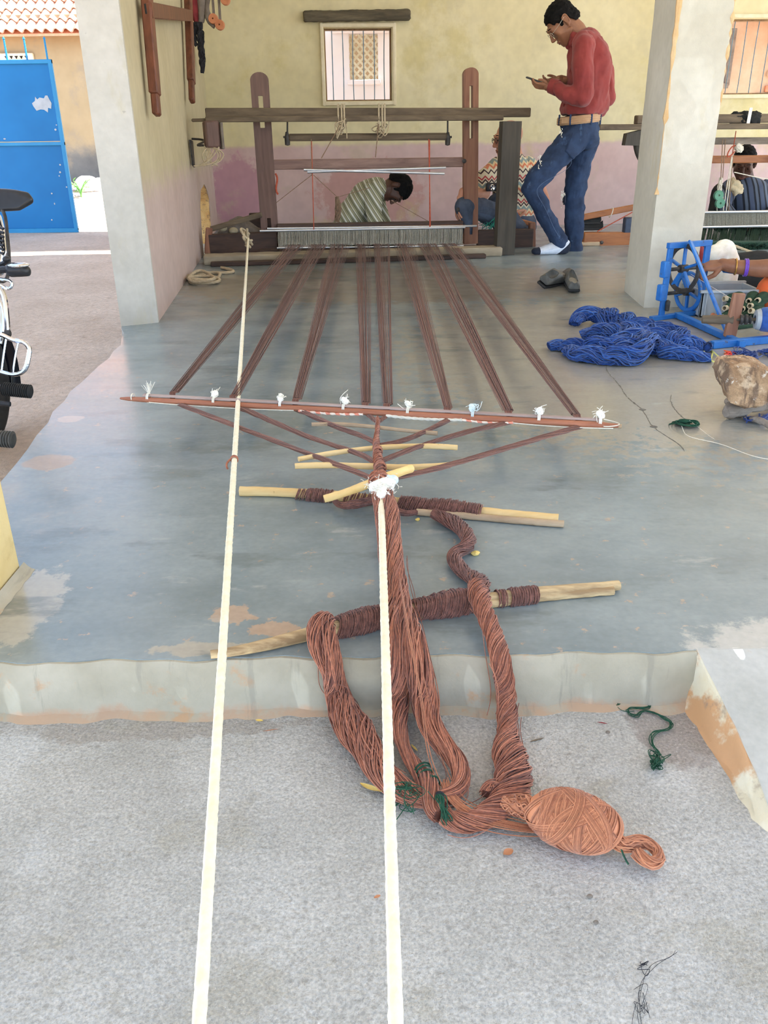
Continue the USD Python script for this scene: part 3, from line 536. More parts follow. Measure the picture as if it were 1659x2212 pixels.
# brick house seen through the right window
by = 11.6; Bq = lambda px, py, d=0.0: on_y(px, py, by + d)
bh = thing('house', 'brick house with tile eaves seen through the right window', 'house', (5.5, by, -.45)); part(bh, 'wall', block((4.2, by + .02, -.45), (8.2, by + .3, 2.6), .01), M_mortar)
t0 = Bq(1580, 62)[2]; bl, bht = .21, .085
for r_ in range(13):
    for c_ in range(9):
        x = 4.72 + c_ * bl + (bl / 2 if r_ % 2 else 0); z = t0 - .02 - (r_ + 1) * bht
        if x + bl < 4.95 and r_ < 7: continue
        d = .008 * g.uniform(); part(bh, 'brick', block((x + .008, by - .012 - d, z + .007), (x + bl - .008, by + .05, z + bht - .007), .006), M_brick if g.uniform() < .75 else M_mortar)
fx = Bq(1583, 70)[0]; part(bh, 'window_frame', join([beam(V(fx, by - .03, t0 - .62), V(fx, by - .03, t0 + .0), .06, .05), beam(V(fx - .3, by - .03, t0 - .62), V(fx + .02, by - .03, t0 - .62), .06, .06)]), M_greycl)
for k in range(12):
    x = 4.4 + k * .17; part(bh, 'roof_tile', sheet([[V(x + t * .17, by - .35, t0 + .05 + .03 * math.sin(t * PI) + kz) for t in np.linspace(0, 1, 7)] for kz in (-.02, 0)] + [[V(x + t * .17, by + .6, t0 + .75 + .03 * math.sin(t * PI)) for t in np.linspace(0, 1, 7)]]), M_tile, True)

# ------------------------------------------------------------------ the middle loom
LUP = V(0, 0, 1); LN = V(-.126, 1, 0) / math.hypot(1, .126)
def lbeam(par, nm, a, b, off, w, h, m, lab=None, ch=.006, off2=None):
    return part(par, nm, beam(loom(*a, off), loom(*b, off if off2 is None else off2), w, h, ch), m, 30, lab)
c0 = loom(760, 545, .2); c0[2] = 0
lo = thing('loom', 'big wooden pit loom with the brown warp, against the middle of the back wall', 'loom', c0)
def lpost(par, nm, top, bot, off, w, d, m, slots=(), rnd=True, lab=None):
    p1, p0 = loom(*top, off), loom(*bot, off); L = np.linalg.norm(p1 - p0); F = frame(p1 - p0, LN)
    n = 10 if rnd else 1; hw = w / 2
    out = [(0, -hw), (L - hw * .8, -hw)] + [(L - hw * .8 + hw * .8 * math.sin(t), -hw * math.cos(t)) for t in np.linspace(.15, PI - .15, n)] + [(L - hw * .8, hw), (0, hw)] if rnd else [(0, -hw), (L, -hw), (L, hw), (0, hw)]
    poly = Polygon(out)
    for (a, b, sw) in slots: poly = poly.difference(Polygon([(a * L, -sw), (b * L, -sw), (b * L, sw), (a * L, sw)]).buffer(.004))
    m_ = trimesh.creation.extrude_polygon(poly, d, engine='earcut'); q = m_.vertices
    v = p0 + q[:, :1] * F[:, 0] + q[:, 1:2] * F[:, 1] + (q[:, 2:] - d / 2) * F[:, 2]
    f = m_.faces if np.linalg.det(F) > 0 else m_.faces[:, ::-1]; return part(par, nm, (v, f), m, 30, lab)
lpost(lo, 'post', (559, 156), (585, 531), .47, .128, .06, M_dkwoodz, [(.70, .87, .012), (.07, .17, .010)])
lpost(lo, 'post', (1016, 146), (1016, 526), .47, .108, .06, M_redwoodz, [(.62, .90, .008), (.06, .17, .008)])
lpost(lo, 'front_post', (1103, 262), (1088, 549), .12, .135, .10, M_blackwood, rnd=False, lab='dark square front post')
lbeam(lo, 'top_beam', (444, 244), (1144, 243), .40, .07, .062, M_dkwood)
lbeam(lo, 'top_beam', (444, 258), (1086, 254), .34, .06, .038, M_dkwood, 'browner lower top beam')
lbeam(lo, 'wall_peg', (414, 260), (450, 259), .36, .03, .022, M_dkwood)
lbeam(lo, 'middle_rail', (584, 356), (1003, 350), .50, .05, .068, M_rail)
for p in ((1003, 348), (990, 453)): part(lo, 'bolt', lathe([(0, -.012), (.014, -.012), (.016, 0), (.008, .004), (0, .004)], loom(*p, .43), -LN, 12), M_iron)
lbeam(lo, 'heddle_roller', (622, 297), (966, 295), .42, .045, .050, M_dkwood, 'round-edged hanging roller beam', .018)
for x in (621, 967):
    a, b = loom(x, 262, .42), loom(x, 310, .42)
    part(lo, 'hanger', join([rod(a + V(0, 0, .01), b, .006), lathe([(0, 0), (.018, .005), (.020, .05), (.010, .09), (0, .095)], b - V(0, 0, .015), (0, 0, 1), 12), rod(loom(x, 296, .42) - V(.03, 0, 0), loom(x, 296, .42) + V(.03, 0, 0), .007)]), M_iron)
for x in (735, 822): 
    p = loom(x, 250, .36)
    band = [tube(np.stack([p + V(dx, -.045, -.07), p + V(dx, -.05, .07), p + V(dx, .03, .075), p + V(dx, .05, -.06), p + V(dx, -.045, -.07)]), .006, 6) for dx in (-.012, .012, .03)]
    gk = np.random.default_rng(x); knot = [tube(spline([p + V(*(gk.normal(size=3) * .03)) + V(0, -.03, -.085) for _ in range(5)], 14), .004, 5) for _ in range(5)]
    part(lo, 'rope_lashing', join(band + knot), M_coilrope)
for a, b, r_ in (((656, 367), (960, 375), .009), ((664, 372), (963, 362), .008)): part(lo, 'shed_rod', rod(loom(*a, .30), loom(*b, .30), r_), M_steel)
lbeam(lo, 'batten_top', (598, 488), (1000, 481), .42, .05, .03, M_dkbrown)
lbeam(lo, 'batten_rail', (600, 493), (1000, 486), .41, .03, .016, M_redwoodx)
part(lo, 'reed_rod', rod(loom(561, 499, .34), loom(1005, 491, .34), .0085), M_steel); part(lo, 'reed_rod', rod(loom(577, 494, .38), loom(1030, 488, .38), .0085), M_steel)
gk = np.random.default_rng(11); hd = []
for row in range(3):
    for k in range(330):
        u = (k + gk.uniform(-.4, .4)) / 330; top = loom(601 + 399 * u, 498.5 - 7.5 * u, .35 + .03 * row); bot = loom(602 + 397 * u, 531 - 4 * u, .33 + .04 * row)
        mid = (top + bot) / 2 + V(gk.normal() * .003, gk.normal() * .008, 0); hd.append(tube(np.stack([top, mid, bot]), .0022, 3, False))
part(lo, 'heddle_cords', join(hd), M_heddle, 30, 'grey curtain of heddle cords', 'stuff')
part(lo, 'lease_rod', rod(loom(598, 536, .26), loom(1001, 531, .26), .007), M_steel)
part(lo, 'lease_rod', rod(loom(604, 541, .23), loom(1000, 537, .23), .006), M_dkbrown)
lbeam(lo, 'lower_beam', (560, 543), (1070, 534), .30, .06, .03, M_dkbrown)
lbeam(lo, 'side_board', (452, 530), (600, 524), .42, .05, .16, M_dkbrown)
lbeam(lo, 'side_board', (540, 490), (600, 488), .62, .04, .2, M_blkcloth and M_dkbrown)
lbeam(lo, 'side_lever', (455, 495), (566, 463), .44, .04, .036, M_dkwood)
lbeam(lo, 'side_post', (449, 548), (452, 492), .42, .045, .05, M_redwoodz)
lbeam(lo, 'side_rail', (1018, 452), (1150, 484), .66, .03, .035, M_redwoodx)
lbeam(lo, 'side_post', (1149, 480), (1149, 545), .55, .05, .05, M_redwoodz)
lbeam(lo, 'side_board', (1030, 521), (1150, 518), .52, .05, .17, M_dkbrown)
ch = [part(lo, 'rope_chain', rod(loom(*a, .3), loom(*b, .3), .0035, 6), m) for a, b, m in (((673, 305), (678, 496), M_redcord), ((928, 302), (928, 490), M_redcord), ((926, 300), (930, 489), M_redcord), ((672, 300), (674, 380), M_cord), ((736, 268), (694, 342), M_cord), ((818, 268), (811, 340), M_cord))]
for a, b in (((676, 376), (594, 440)), ((677, 378), (729, 426)), ((729, 426), (800, 405)), ((845, 433), (925, 478))): part(lo, 'string', rod(loom(*a, .46), loom(*b, .46), .0024, 5), M_cord)
p = loom(728, 440, .5); part(lo, 'string_tassel', strands([p + V(0, 0, .05), p + V(.01, 0, -.03), p + V(-.005, 0, -.13)], [.012, .03, .02], 24, .003, 8, 5, 14, core=.7), M_cord)
p = loom(595, 375, .42); part(lo, 'red_ribbon', tube(spline([p, p + V(.012, -.01, -.04), p + V(.004, -.02, -.08), p + V(.012, -.02, -.14)], 16), .007, 5), M_redcord)
# timber sill on the floor in front of the loom
s0, s1 = loom(440, 566, 0.03), loom(1085, 551, .03); s0[2] = s1[2] = .032
sm = ruffle(trimesh.Trimesh(*geo(solid(beam(s0 + LN * .07, s1 + LN * .07, .15, .064, .008)).refine_to_length(.03))), .004, 20, 2); solo('timber_sill', sm, M_sill, 'pale worn timber lying on the floor along the loom front', 'timber')
s0, s1 = loom(468, 573, -.03), loom(1048, 561, -.03); s0[2] = s1[2] = .016
solo('timber_plank', beam(s0 - V(.04, 0, 0), s1, .06, .03, .005), M_dkbrown, 'thin dark plank lying in front of the pale loom timber', 'plank')
p = loom(457, 290, .28)
bx = thing('hanging_block', 'brown wooden block hanging in strings from the loom beam by the left wall', 'block', p - V(0, 0, .1))
part(bx, 'block', placed(cbox((.10, .10, .17), .012), p, frame(V(1, .4, 0))), M_dkwoodz); part(bx, 'side_plate', placed(cbox((.018, .09, .17), .004), p + V(.064, .01, -.01), frame(V(1, .4, 0))), M_greycl)
gk = np.random.default_rng(5); part(bx, 'dangling_strings', join([tube(spline([p + V(gk.normal() * .03, -.03, -.08), p + V(gk.normal() * .05, -.05, -.13), p + V(gk.normal() * .07 - .02, -.05, -.2)], 10), .005, 5) for _ in range(9)]), M_coilrope)
hk = leftwall(414, 300, -.01)
part(bx, 'hook_bar', tube(spline([p + V(-.06, 0, -.07), p + V(-.1, 0, -.07), (p + hk) / 2 + V(0, 0, -.04), hk], 12), .008, 6), M_iron)
for q in ((411, 316), (413, 318)): pass
p = leftwall(412, 322, -.012); part(bx, 'wall_bracket', hull([p + V(0, dy, dz) + _ln * d for dy, dz in ((-.03, .06), (.05, .05), (.03, -.12), (-.02, -.1)) for d in (0, -.012)]), M_iron)
# heap of rags and sticks beside the loom
p = loom(515, 500, .62); gk = np.random.default_rng(8)
hp_ = thing('rag_heap', 'dusty heap of rags and husks behind the left end of the loom', 'rags', (p[0], p[1], 0))
part(hp_, 'rags', ruffle(flesh([[(V(p[0] - .12, p[1], .12), (.07, .08, .08)), (V(p[0] + .02, p[1], .17), (.1, .1, .1)), (V(p[0] + .15, p[1] - .05, .1), (.1, .08, .08))], [(V(p[0], p[1], .05), (.14, .10, .05))]], .02, 4), .03, 18, 2), M_greycl)
for k in range(4): part(hp_, 'husk', ellip(V(p[0] - .1 + .08 * k, p[1] - .1, .2 - .02 * k), (.035, .03, .025), sub=2), M_cone)
# spinning peg and rope post at the left end of the loom
rp = on_y(535, 520, 6.0); rz_ = .16
# ------------------------------------------------------------------ the two taut ropes
def long_rope(pts, r, n, nm, lab):
    p = spline(pts, n); q = tube(p, r * .9 * (1 + .02 * np.sin(np.arange(n) * 1.7)), 14, True, 3, .022, 110.0)
    t = trimesh.Trimesh(*q, process=False); t = ruffle(t, r * .13, 420, 3); return t
eL = loom(536, 516, .02); nL = at_d(430, 2212, .80); bL = nL + (nL - eL) / np.linalg.norm(nL - eL) * .9
rl = thing('cotton_rope', 'taut white cotton rope on the left, running out to the loom end', 'rope', (nL + eL) / 2)
part(rl, 'rope', long_rope([bL, nL, (nL + eL) / 2 - V(0, 0, .003), eL], .0079, 900, '', ''), M_rope)
kn = on_plane(499, 1072, V(0, 1, 0), (nL + (eL - nL) * .26)[1]); d_ = (eL - nL) / np.linalg.norm(eL - nL); tq = (kn[1] - nL[1]) / (eL - nL)[1]; kn = nL + (eL - nL) * tq
part(rl, 'thread_tie', join([tube(kn + d_ * (.004 * k) + .0092 * (np.cos(np.linspace(0, 2 * PI, 14))[:, None] * V(1, 0, 0) + np.sin(np.linspace(0, 2 * PI, 14))[:, None] * np.cross(d_, V(1, 0, 0))), .0016, 4, False) for k in range(3)] + [tube(spline([kn + V(-.009, 0, .002), kn + V(-.017, -.01, -.004), kn + V(-.013, -.03, -.012)], 8), .003, 5)]), M_yarn)
gk = np.random.default_rng(9); part(rl, 'end_knot', join([tube(spline([eL + V(*(gk.normal(size=3) * .03)) for _ in range(5)], 24), .008, 6) for _ in range(3)] + [rod(eL + V(0, .0, .0), eL + V(.01, .1, -.05), .009)]), M_coilrope)
KN = at_d(823, 1060, 1.0); KN = EYE + (KN - EYE) * ((.86 - .0 - .085 - .005) / (EYE - KN)[2])       # the big knot, 8 cm above the floor
nR = at_d(855, 2212, .80); bR = nR + (nR - KN) / np.linalg.norm(nR - KN) * .9
rr_ = thing('cotton_rope', 'thick white cotton rope in the middle, pulling on the big warp knot', 'rope', (nR + KN) / 2)
part(rr_, 'rope', long_rope([bR, nR, (nR + KN) / 2 - V(0, 0, .001), KN], .0083, 420, '', ''), M_rope)
gk = np.random.default_rng(21)
part(rr_, 'rag_knot', ruffle(flesh([[(KN + V(-.010, -.01, .012), .017), (KN + V(.012, .0, .014), .019)], [(KN + V(.0, -.015, .008), .016), (KN + V(.004, -.05, .004), .012)], [(KN + V(.022, .012, .014), .013)]], .005, 6), .006, 60, 4), M_rag)
fz = []
for k in range(170):
    a = KN + V(gk.normal() * .016, gk.normal() * .022 - .01, .012 + abs(gk.normal()) * .008); b = a + V(gk.normal() * .008, gk.normal() * .008 - .007, gk.normal() * .005); fz.append(tube(np.stack([a, (a + b) / 2 + gk.normal(size=3) * .003, b]), .0008, 3, False))
part(rr_, 'frayed_fibres', join(fz), M_rag, 30, None, 'stuff')
part(rr_, 'blue_grey_rag', ruffle(flesh([[(KN + V(.012, .02, .022), .010), (KN + V(.03, .018, .02), .011)]], .004, 4), .004, 90, 4), M_ragblue)

# ------------------------------------------------------------------ spreader bar and the warp
BZ = .098
b0_, b1_ = on_z(261, 857, BZ), on_z(1336, 916, BZ); bdir = (b1_ - b0_) / np.linalg.norm(b1_ - b0_); bper = np.cross(V(0, 0, 1), bdir)
br = thing('spreader_bar', 'long reddish wooden bar that spreads the brown warp bundles', 'bar', (b0_ + b1_) / 2)
u_ = np.linspace(0, 1, 60); bp = b0_ + (b1_ - b0_) * u_[:, None]; rad = np.interp(u_, [0, .02, .06, .5, .97, .985, 1], [.004, .0085, .0105, .0115, .0115, .008, .007])
part(br, 'lower_slat', tube(bp - V(0, 0, .004) - bper * .004, rad, 10, flat=.8), M_bar)
u0_, u1_ = .05, .965; bq = b0_ + (b1_ - b0_) * np.linspace(u0_, u1_, 40)[:, None]
part(br, 'upper_slat', beam(bq[0] + V(0, 0, .009) + bper * .004, bq[-1] + V(0, 0, .009) + bper * .004, .015, .006, .002), M_bargrey, 30, 'greyish upper slat')
part(br, 'end_stub', rod(b0_ + (b1_ - b0_) * .97 - V(0, 0, .006), b0_ + (b1_ - b0_) * 1.006 - V(0, 0, .006), .006), M_canegrey)
def on_bar(px, py): return b0_ + bdir * ((on_z(px, py, BZ) - b0_) @ bdir)
gk = np.random.default_rng(31)
for i, (x, y) in enumerate(((325, 858), (466, 866), (611, 872), (746, 880), (884, 887), (1023, 894), (1165, 901), (1296, 909))):
    p = on_bar(x, y); rg = np.linspace(0, 2 * PI, 16)
    tie = [tube(p + bdir * (.003 * k - .003) + .0150 * (np.cos(rg)[:, None] * bper * .8 + np.sin(rg)[:, None] * V(0, 0, 1.05)), .0013, 4, False) for k in range(3)]
    top = p + V(0, 0, .017) + bper * .006
    if i == 0:
        tie += [tube(spline([top - V(0, 0, .006), top + V(gk.normal() * .01, .01 + gk.normal() * .006, .025 + gk.normal() * .006)], 4), .0005, 3, False) for _ in range(26)]
        part(br, 'wispy_tie', join(tie), M_rag)
    else:
        blob = ruffle(flesh([[(top + V(gk.normal() * .003, gk.normal() * .003, .003), .009), (top + V(gk.normal() * .006, .004, .010), .007)]], .003, 2), .005, 110, i)
        part(br, 'rag_knot', join(tie + [blob] + [tube(spline([top + V(0, 0, .004), top + gk.normal(size=3) * .006 + V(0, 0, .008), top + gk.normal(size=3) * .009 + V(0, 0, .008)], 6), .0009, 4, False) for _ in range(16)]), M_rag if i not in (5,) else M_ragblue)
def undercord(a, b, m, r, twist, nm, sag=.004):
    p0, p1 = on_bar(*a) - bper * .016 - V(0, 0, .008), on_bar(*b) - bper * .016 - V(0, 0, .008); part(br, nm, tube(spline([p0, (p0 + p1) / 2 - V(0, 0, sag), p1], 140), r, 9, True, 2 if twist else 0, .2, 160), m)
undercord((330, 858), (640, 875), M_ltcord, .0016, False, 'string'); undercord((650, 876), (788, 884), M_pinkcord, .0034, True, 'pink_cord'); undercord((838, 886), (1000, 896), M_ltcord, .0042, True, 'white_cord'); undercord((1000, 896), (1110, 902), M_pinkcord, .003, True, 'pink_cord'); undercord((1100, 901), (1325, 914), M_ltcord, .0016, False, 'string')
p = on_bar(1328, 915); part(br, 'end_loop', tube(spline([p + bper * .013 - bdir * .03 + V(0, 0, .008), p + bper * .012 + bdir * .006, p + bdir * .012, p - bper * .012 + bdir * .006, p - bper * .015 - bdir * .03 - V(0, 0, .004)], 24), .0016, 5), M_ltcord)
p = on_bar(289, 857); rg = np.linspace(0, 2 * PI, 16); part(br, 'string_tie', join([tube(p + bdir * .002 * k + .0125 * (np.cos(rg)[:, None] * bper + np.sin(rg)[:, None] * V(0, 0, 1)), .0012, 4, False) for k in range(2)]), M_ltcord)

WZ = .09
def on_w(px, py, z): return on_z(px, py, z)
span = [(618, 656), (668, 705), (714, 756), (768, 801), (808, 842), (852, 896), (905, 945), (955, 992)]
barpt = [(378, 856), (507, 863), (642, 871), (791, 880), (837, 882), (967, 890), (1098, 897), (1245, 906)]
tailp = [(373, 868), (504, 877), (637, 883), (791, 893), (836, 898), (971, 906), (1104, 911), (1256, 920)]
tails = [[(790, 1028), (818, 1040)], [(812, 1000), (822, 1010)], [(811, 957), (816, 975)], [(805, 903), (815, 912)], [(822, 902), (815, 912)], [(905, 938), (822, 962)], [(915, 961), (824, 995)], [(975, 1003), (851, 1032)]]
tailp[7:8] = [(1256, 920)]
NAMES = ['outermost on the left', 'second from the left', 'third from the left', 'left of the middle pair', 'right of the middle pair', 'third from the right', 'second from the right', 'outermost on the right']
gk = np.random.default_rng(17)
for i in range(8):
    a0, a1 = span[i]; wb_ = thing('warp_bundle', f'fanned bundle of brown warp threads, {NAMES[i]} of eight', 'warp yarn', on_w(*barpt[i], BZ))
    th_, n_ = [], 46; cl = gk.uniform(0, 1, 4)
    for k in range(n_):
        u = k / (n_ - 1); u = u if k % 3 == 0 else np.clip(cl[k % 4] + gk.normal() * .10, 0, 1)
        e = loom(a0 + (a1 - a0) * u, 536 - 3 * (a0 + (a1 - a0) * u - 600) / 400, .25) + V(0, 0, .012); b = on_w(*barpt[i], BZ) + bdir * ((u - .5) * .026 + gk.normal() * .002) + V(0, 0, .012 + gk.normal() * .002) + bper * .006
        e2 = e + LN * .12 + V(0, 0, .004); mid = e + (b - e) * gk.uniform(.3, .7) + gk.normal(size=3) * .0015
        th_.append(tube(np.stack([e2, e, mid, b]), .0013, 3, False))
    part(wb_, 'fan', join(th_), M_warp)
    q0 = on_w(*barpt[i], BZ) + V(0, 0, .014) + bper * .004; q1 = on_w(*tailp[i], BZ - .012); pts = [q0, (q0 + q1) / 2 - bper * .002 + V(0, 0, .004), q1]
    path = [q1] + [on_w(x, y, .088) for x, y in tails[i]]
    if i != 6: m_ = path[-2] if i not in (3, 4) else path[-1]; path = [q1, q1 + (m_ - q1) * .33, q1 + (m_ - q1) * .67, m_] + ([path[-1]] if i not in (3, 4) else [])
    part(wb_, 'tail', join([strands(path, [.0092, .0085, .008, .008] if i not in (3, 4) else [.006, .007], 44, .0011, 14 if i % 2 else -11, i, 30, .3, .7, 3)] + [tube(np.stack([q0 + bdir * d, q0 + bdir * d * .9 - bper * .018 + V(0, 0, .002), q1 + bdir * d * .6]), .0012, 3, False) for d in np.linspace(-.011, .011, 20)]), M_warp, 60)
# what the warp was wound on: spine of twisted yarn and its sticks
sp = [on_z(x, y, .09) for x, y in ((815, 903), (815, 930), (813, 958), (816, 985), (818, 1003), (821, 1020), (824, 1042))]
ys = thing('yarn_spine', 'twisted brown yarn braid between spreader bar and big knot', 'yarn', sp[3])
part(ys, 'braid', strands(sp, [.0065, .0065, .007, .010, .012, .014, .016], 60, .0013, 70, 3, 70, .25, 1, 3), M_yarn, 60)
for k, (x, y, R_) in enumerate(((816, 975, .012), (817, 990, .011), (822, 1010, .014))): p = on_z(x, y, .092); part(ys, 'loop', join([tube(p + R_ * (np.cos(np.linspace(0, 2 * PI, 18))[:, None] * V(1, .15 * (-1) ** k, 0) + np.sin(np.linspace(0, 2 * PI, 18))[:, None] * V(0, .25, .9)) + V(0, .0014 * j, 0), .0013, 4, False) for j in range(-5, 6)]), M_yarn, 60)
kp = on_z(819, 1036, .10)
part(ys, 'wound_knot', join([ellip(kp - V(0, 0, .004), (.020, .016, .015))] + [tube(kp + V(0, .0, -.002) + np.cos(np.linspace(0, 2 * PI, 20))[:, None] * V(.0225 + .002 * math.sin(j * 2), .010 * math.sin(j * 1.3), 0) * 1 + np.sin(np.linspace(0, 2 * PI, 20))[:, None] * V(.004 * math.cos(j), .008 * math.cos(j * .7), .018) + V(0, .0026 * (j - 5.5), 0), .0016, 4, False) for j in range(12)]), M_yarn, 60)
def stick(nm, pts, z, r, m, lab, cat='stick', n=30, knots=2, seed=0, zs=None, parts_=True, group=None):
    P_ = [on_z(x, y, (z if zs is None else zs[i]) ) for i, (x, y) in enumerate(pts)]; p = spline(P_, n); g_ = np.random.default_rng(seed)
    rr2 = np.interp(np.linspace(0, 1, n), np.linspace(0, 1, len(np.atleast_1d(r))), np.atleast_1d(r)) * (1 + .04 * np.sin(np.linspace(0, 1, n) * 19 + seed))
    t = thing(nm, lab, cat, (P_[0] + P_[-1]) / 2, group); b = part(t, 'shaft', ruffle(trimesh.Trimesh(*tube(p, rr2, 12), process=False), rr2.mean() * .09, 90, seed), m)
    return t, p
t1, p1_ = stick('lease_stick', [(673, 917), (760, 918), (850, 927), (945, 936)], .086, [.0058, .006, .0052, .0062], M_canegrey, 'thin grey-brown stick, nearest the spreader bar of the cross sticks', seed=3)
t2, p2_ = stick('lease_stick', [(645, 992), (730, 977), (850, 965), (988, 967)], .086, [.0066, .007, .007, .0075], M_cane, 'tan stick with a bend, second cross stick below the spreader bar', seed=4)
t3, p3_ = stick('lease_stick', [(637, 1007), (760, 1006), (860, 1009), (974, 1004)], .082, [.0078, .008, .0078, .0078], M_cane, 'straight tan cross stick just above the big knot', seed=5)
t4, p4_ = stick('wooden_peg', [(700, 1078), (740, 1066), (800, 1044), (888, 1012)], 0, [.0095, .010, .0105, .0105], M_peg, 'smooth yellow peg slanting through the big knot down to the wound cane', 'peg', seed=6, zs=[.036, .05, .085, .105])
# ------------------------------------------------------------------ wound sticks on the floor
tA, pA = stick('wound_cane', [(518, 1061), (700, 1069), (900, 1089), (1206, 1121)], .0125, [.0125, .0125, .0125, .0115], M_cane, 'peeled cane lying on the floor, wound with brown yarn, under the knot', 'cane', 50, seed=8)
part(tA, 'second_cane', ruffle(trimesh.Trimesh(*tube(spline([on_z(x, y, .009) for x, y in ((900, 1106), (980, 1112), (1080, 1121), (1218, 1132))], 40), .0085, 10), process=False), .001, 60, 4), M_canegrey, 40, 'thinner grey cane bound alongside')
def between(p, a, b): n = len(p) - 1; return p[int(a * n)], p[int(b * n)]
def xon(p, px):      # point of a stick at picture column px, by the nearest sample
    best = min(np.linspace(0, 1, 400), key=lambda u: abs(_col(p, u) - px)); i = best * (len(p) - 1); k = int(min(i, len(p) - 2)); return p[k] + (p[k + 1] - p[k]) * (i - k)
def _col(p, u):
    i = u * (len(p) - 1); k = int(min(i, len(p) - 2)); q = p[k] + (p[k + 1] - p[k]) * (i - k) - EYE; return W / 2 + FPX * (q @ RIGHT) / (q @ FWD)
dwn = V(0, -.006, -.001)
for (a, b, r0, r1, tn, ln_, sd_) in ((640, 662, .0145, .0145, 5, .006, 1), (663, 718, .0165, .018, 26, .002, 2), (742, 800, .0165, .0165, 9, .006, 3), (858, 925, .0185, .021, 30, .008, 4), (926, 1005, .0205, .025, 40, .006, 5), (1005, 1035, .021, .0205, 15, .003, 6), (1037, 1041, .0165, .0165, 2, .001, 7)):
    part(tA, 'yarn_winding', join([wrap(xon(pA, a) + dwn, xon(pA, b) + dwn, r0 * f_, r1 * f_, tn * 1.5, .0011, sd_ + int(f_ * 50), ln_) for f_ in (.92, .96, 1.0)]), M_yarndk, 60)
part(tA, 'loose_yarn', strands([on_z(722, 1080, .02), on_z(770, 1089, .024), on_z(808, 1083, .03), on_z(860, 1104, .026), on_z(900, 1106, .022)], [.006, .011, .009, .009, .006], 40, .0011, 12, 4, 40, .3, 1, 3), M_yarndk, 60)
tB, pB = stick('wound_stick', [(455, 1414), (560, 1396), (665, 1370), (900, 1316), (1120, 1287), (1337, 1264)], .0125, [.008, .012, .013, .0135, .014, .0105], M_stick, 'dry split stick wound with brown yarn, lying across the floor by the step', 'stick', 60, seed=11)
part(tB, 'split_half', ruffle(trimesh.Trimesh(*tube(spline([on_z(x, y, .009) for x, y in ((700, 1372), (900, 1329), (1120, 1296), (1325, 1276))], 40), .009, 10), process=False), .0016, 70, 9), M_stick)
for (a, b, r0, r1, tn, ln_, sd_) in ((722, 840, .021, .026, 50, .010, 1), (880, 935, .021, .022, 22, .012, 2), (925, 1018, .024, .029, 46, .012, 3), (1070, 1090, .0165, .017, 6, .002, 4), (1098, 1158, .018, .0185, 28, .002, 5)):
    part(tB, 'yarn_winding', join([wrap(xon(pB, a) + dwn * .5, xon(pB, b) + dwn * .5, r0 * f_, r1 * f_, tn * 1.5, .0011, sd_ + int(f_ * 50), ln_) for f_ in (.92, .96, 1.0)]), M_yarndk, 60)
# ------------------------------------------------------------------ hanks of brown yarn
def hank(nm, lab, pts, R, N, r, tw, seed, m=None, n=90, flat=.8, wob=.34, cat='yarn', core=.66):
    R = [q * 1.12 for q in R]; N = int(N * 1.15); r = .00105; P_ = [on_z(x, y, z) for x, y, z in pts]; t = thing(nm, lab, cat, P_[len(P_) // 2]); part(t, 'yarn', strands(P_, R, N, r, tw, seed, n, wob, flat, 4, 0), m or M_yarn, 60)
    g2 = np.random.default_rng(seed + 9); q_ = spline(P_, 14); out = [tube(spline(q_[i0:i0 + 6] + g2.normal(size=3) * V(1, 1, .2) * max(R) * .5 + g2.normal(size=(6, 3)) * V(1, 1, .3) * max(R) * .16, 30), .0008, 3, False) for i0 in g2.integers(0, 9, 16)]
    part(t, 'stray_threads', join(out), m or M_yarn, 60, None, 'stuff')
    part(t, 'dark_gap_core', tube(spline(P_, n), np.interp(np.linspace(0, 1, n), np.linspace(0, 1, len(R)), R) * core, 12, True, flat=flat), M_yarncore, 60); return t  # dark core tube imitates shaded gaps in the hank
h1 = hank('yarn_hank', 'hank of rust yarn hanging behind the middle rope, its end bound in green', [(812, 1058, .085), (822, 1110, .07), (832, 1200, .05), (846, 1300, .05), (853, 1370, .05), (862, 1425, .022), (860, 1500, -.055), (862, 1580, -.07), (878, 1625, -.078), (912, 1675, -.078), (926, 1700, -.074), (935, 1740, -.08), (952, 1762, -.078)],
    [.010, .011, .011, .012, .012, .013, .013, .013, .016, .017, .009, .013, .012], 110, .0012, 16, 41)
h2 = hank('yarn_hank', 'right-hand hank of rust yarn from the knot, curling round on the apron', [(834, 1058, .085), (846, 1110, .075), (852, 1200, .06), (864, 1290, .05), (880, 1360, .045), (900, 1430, .02), (915, 1500, -.045), (930, 1570, -.062), (968, 1620, -.07), (996, 1668, -.076), (988, 1708, -.08), (960, 1724, -.082), (915, 1728, -.084)],
    [.011, .014, .015, .015, .015, .016, .017, .022, .024, .020, .015, .012, .010], 150, .0012, 14, 43)
h3 = hank('yarn_hank', 'thick loose hank of rust yarn hanging off the left of the wound stick', [(706, 1338, .034), (694, 1356, .05), (697, 1385, .04), (712, 1430, .012), (728, 1490, -.05), (748, 1545, -.064), (782, 1600, -.068), (812, 1650, -.074), (850, 1692, -.078), (890, 1716, -.082), (930, 1724, -.084)],
    [.012, .022, .022, .016, .019, .024, .027, .022, .020, .017, .012], 170, .0012, 15, 47)
h4 = hank('yarn_hank', 'tightly twisted brown hank hanging over the right part of the wound stick', [(1030, 1262, .040), (1038, 1295, .044), (1050, 1330, .036), (1068, 1372, .026), (1082, 1430, .01), (1092, 1490, -.05), (1096, 1560, -.074), (1100, 1625, -.078), (1112, 1668, -.078), (1100, 1715, -.08), (1062, 1756, -.08), (1010, 1776, -.082), (960, 1764, -.082)],
    [.014, .018, .015, .014, .015, .015, .015, .014, .024, .026, .020, .015, .012], 150, .0012, 42, 53)
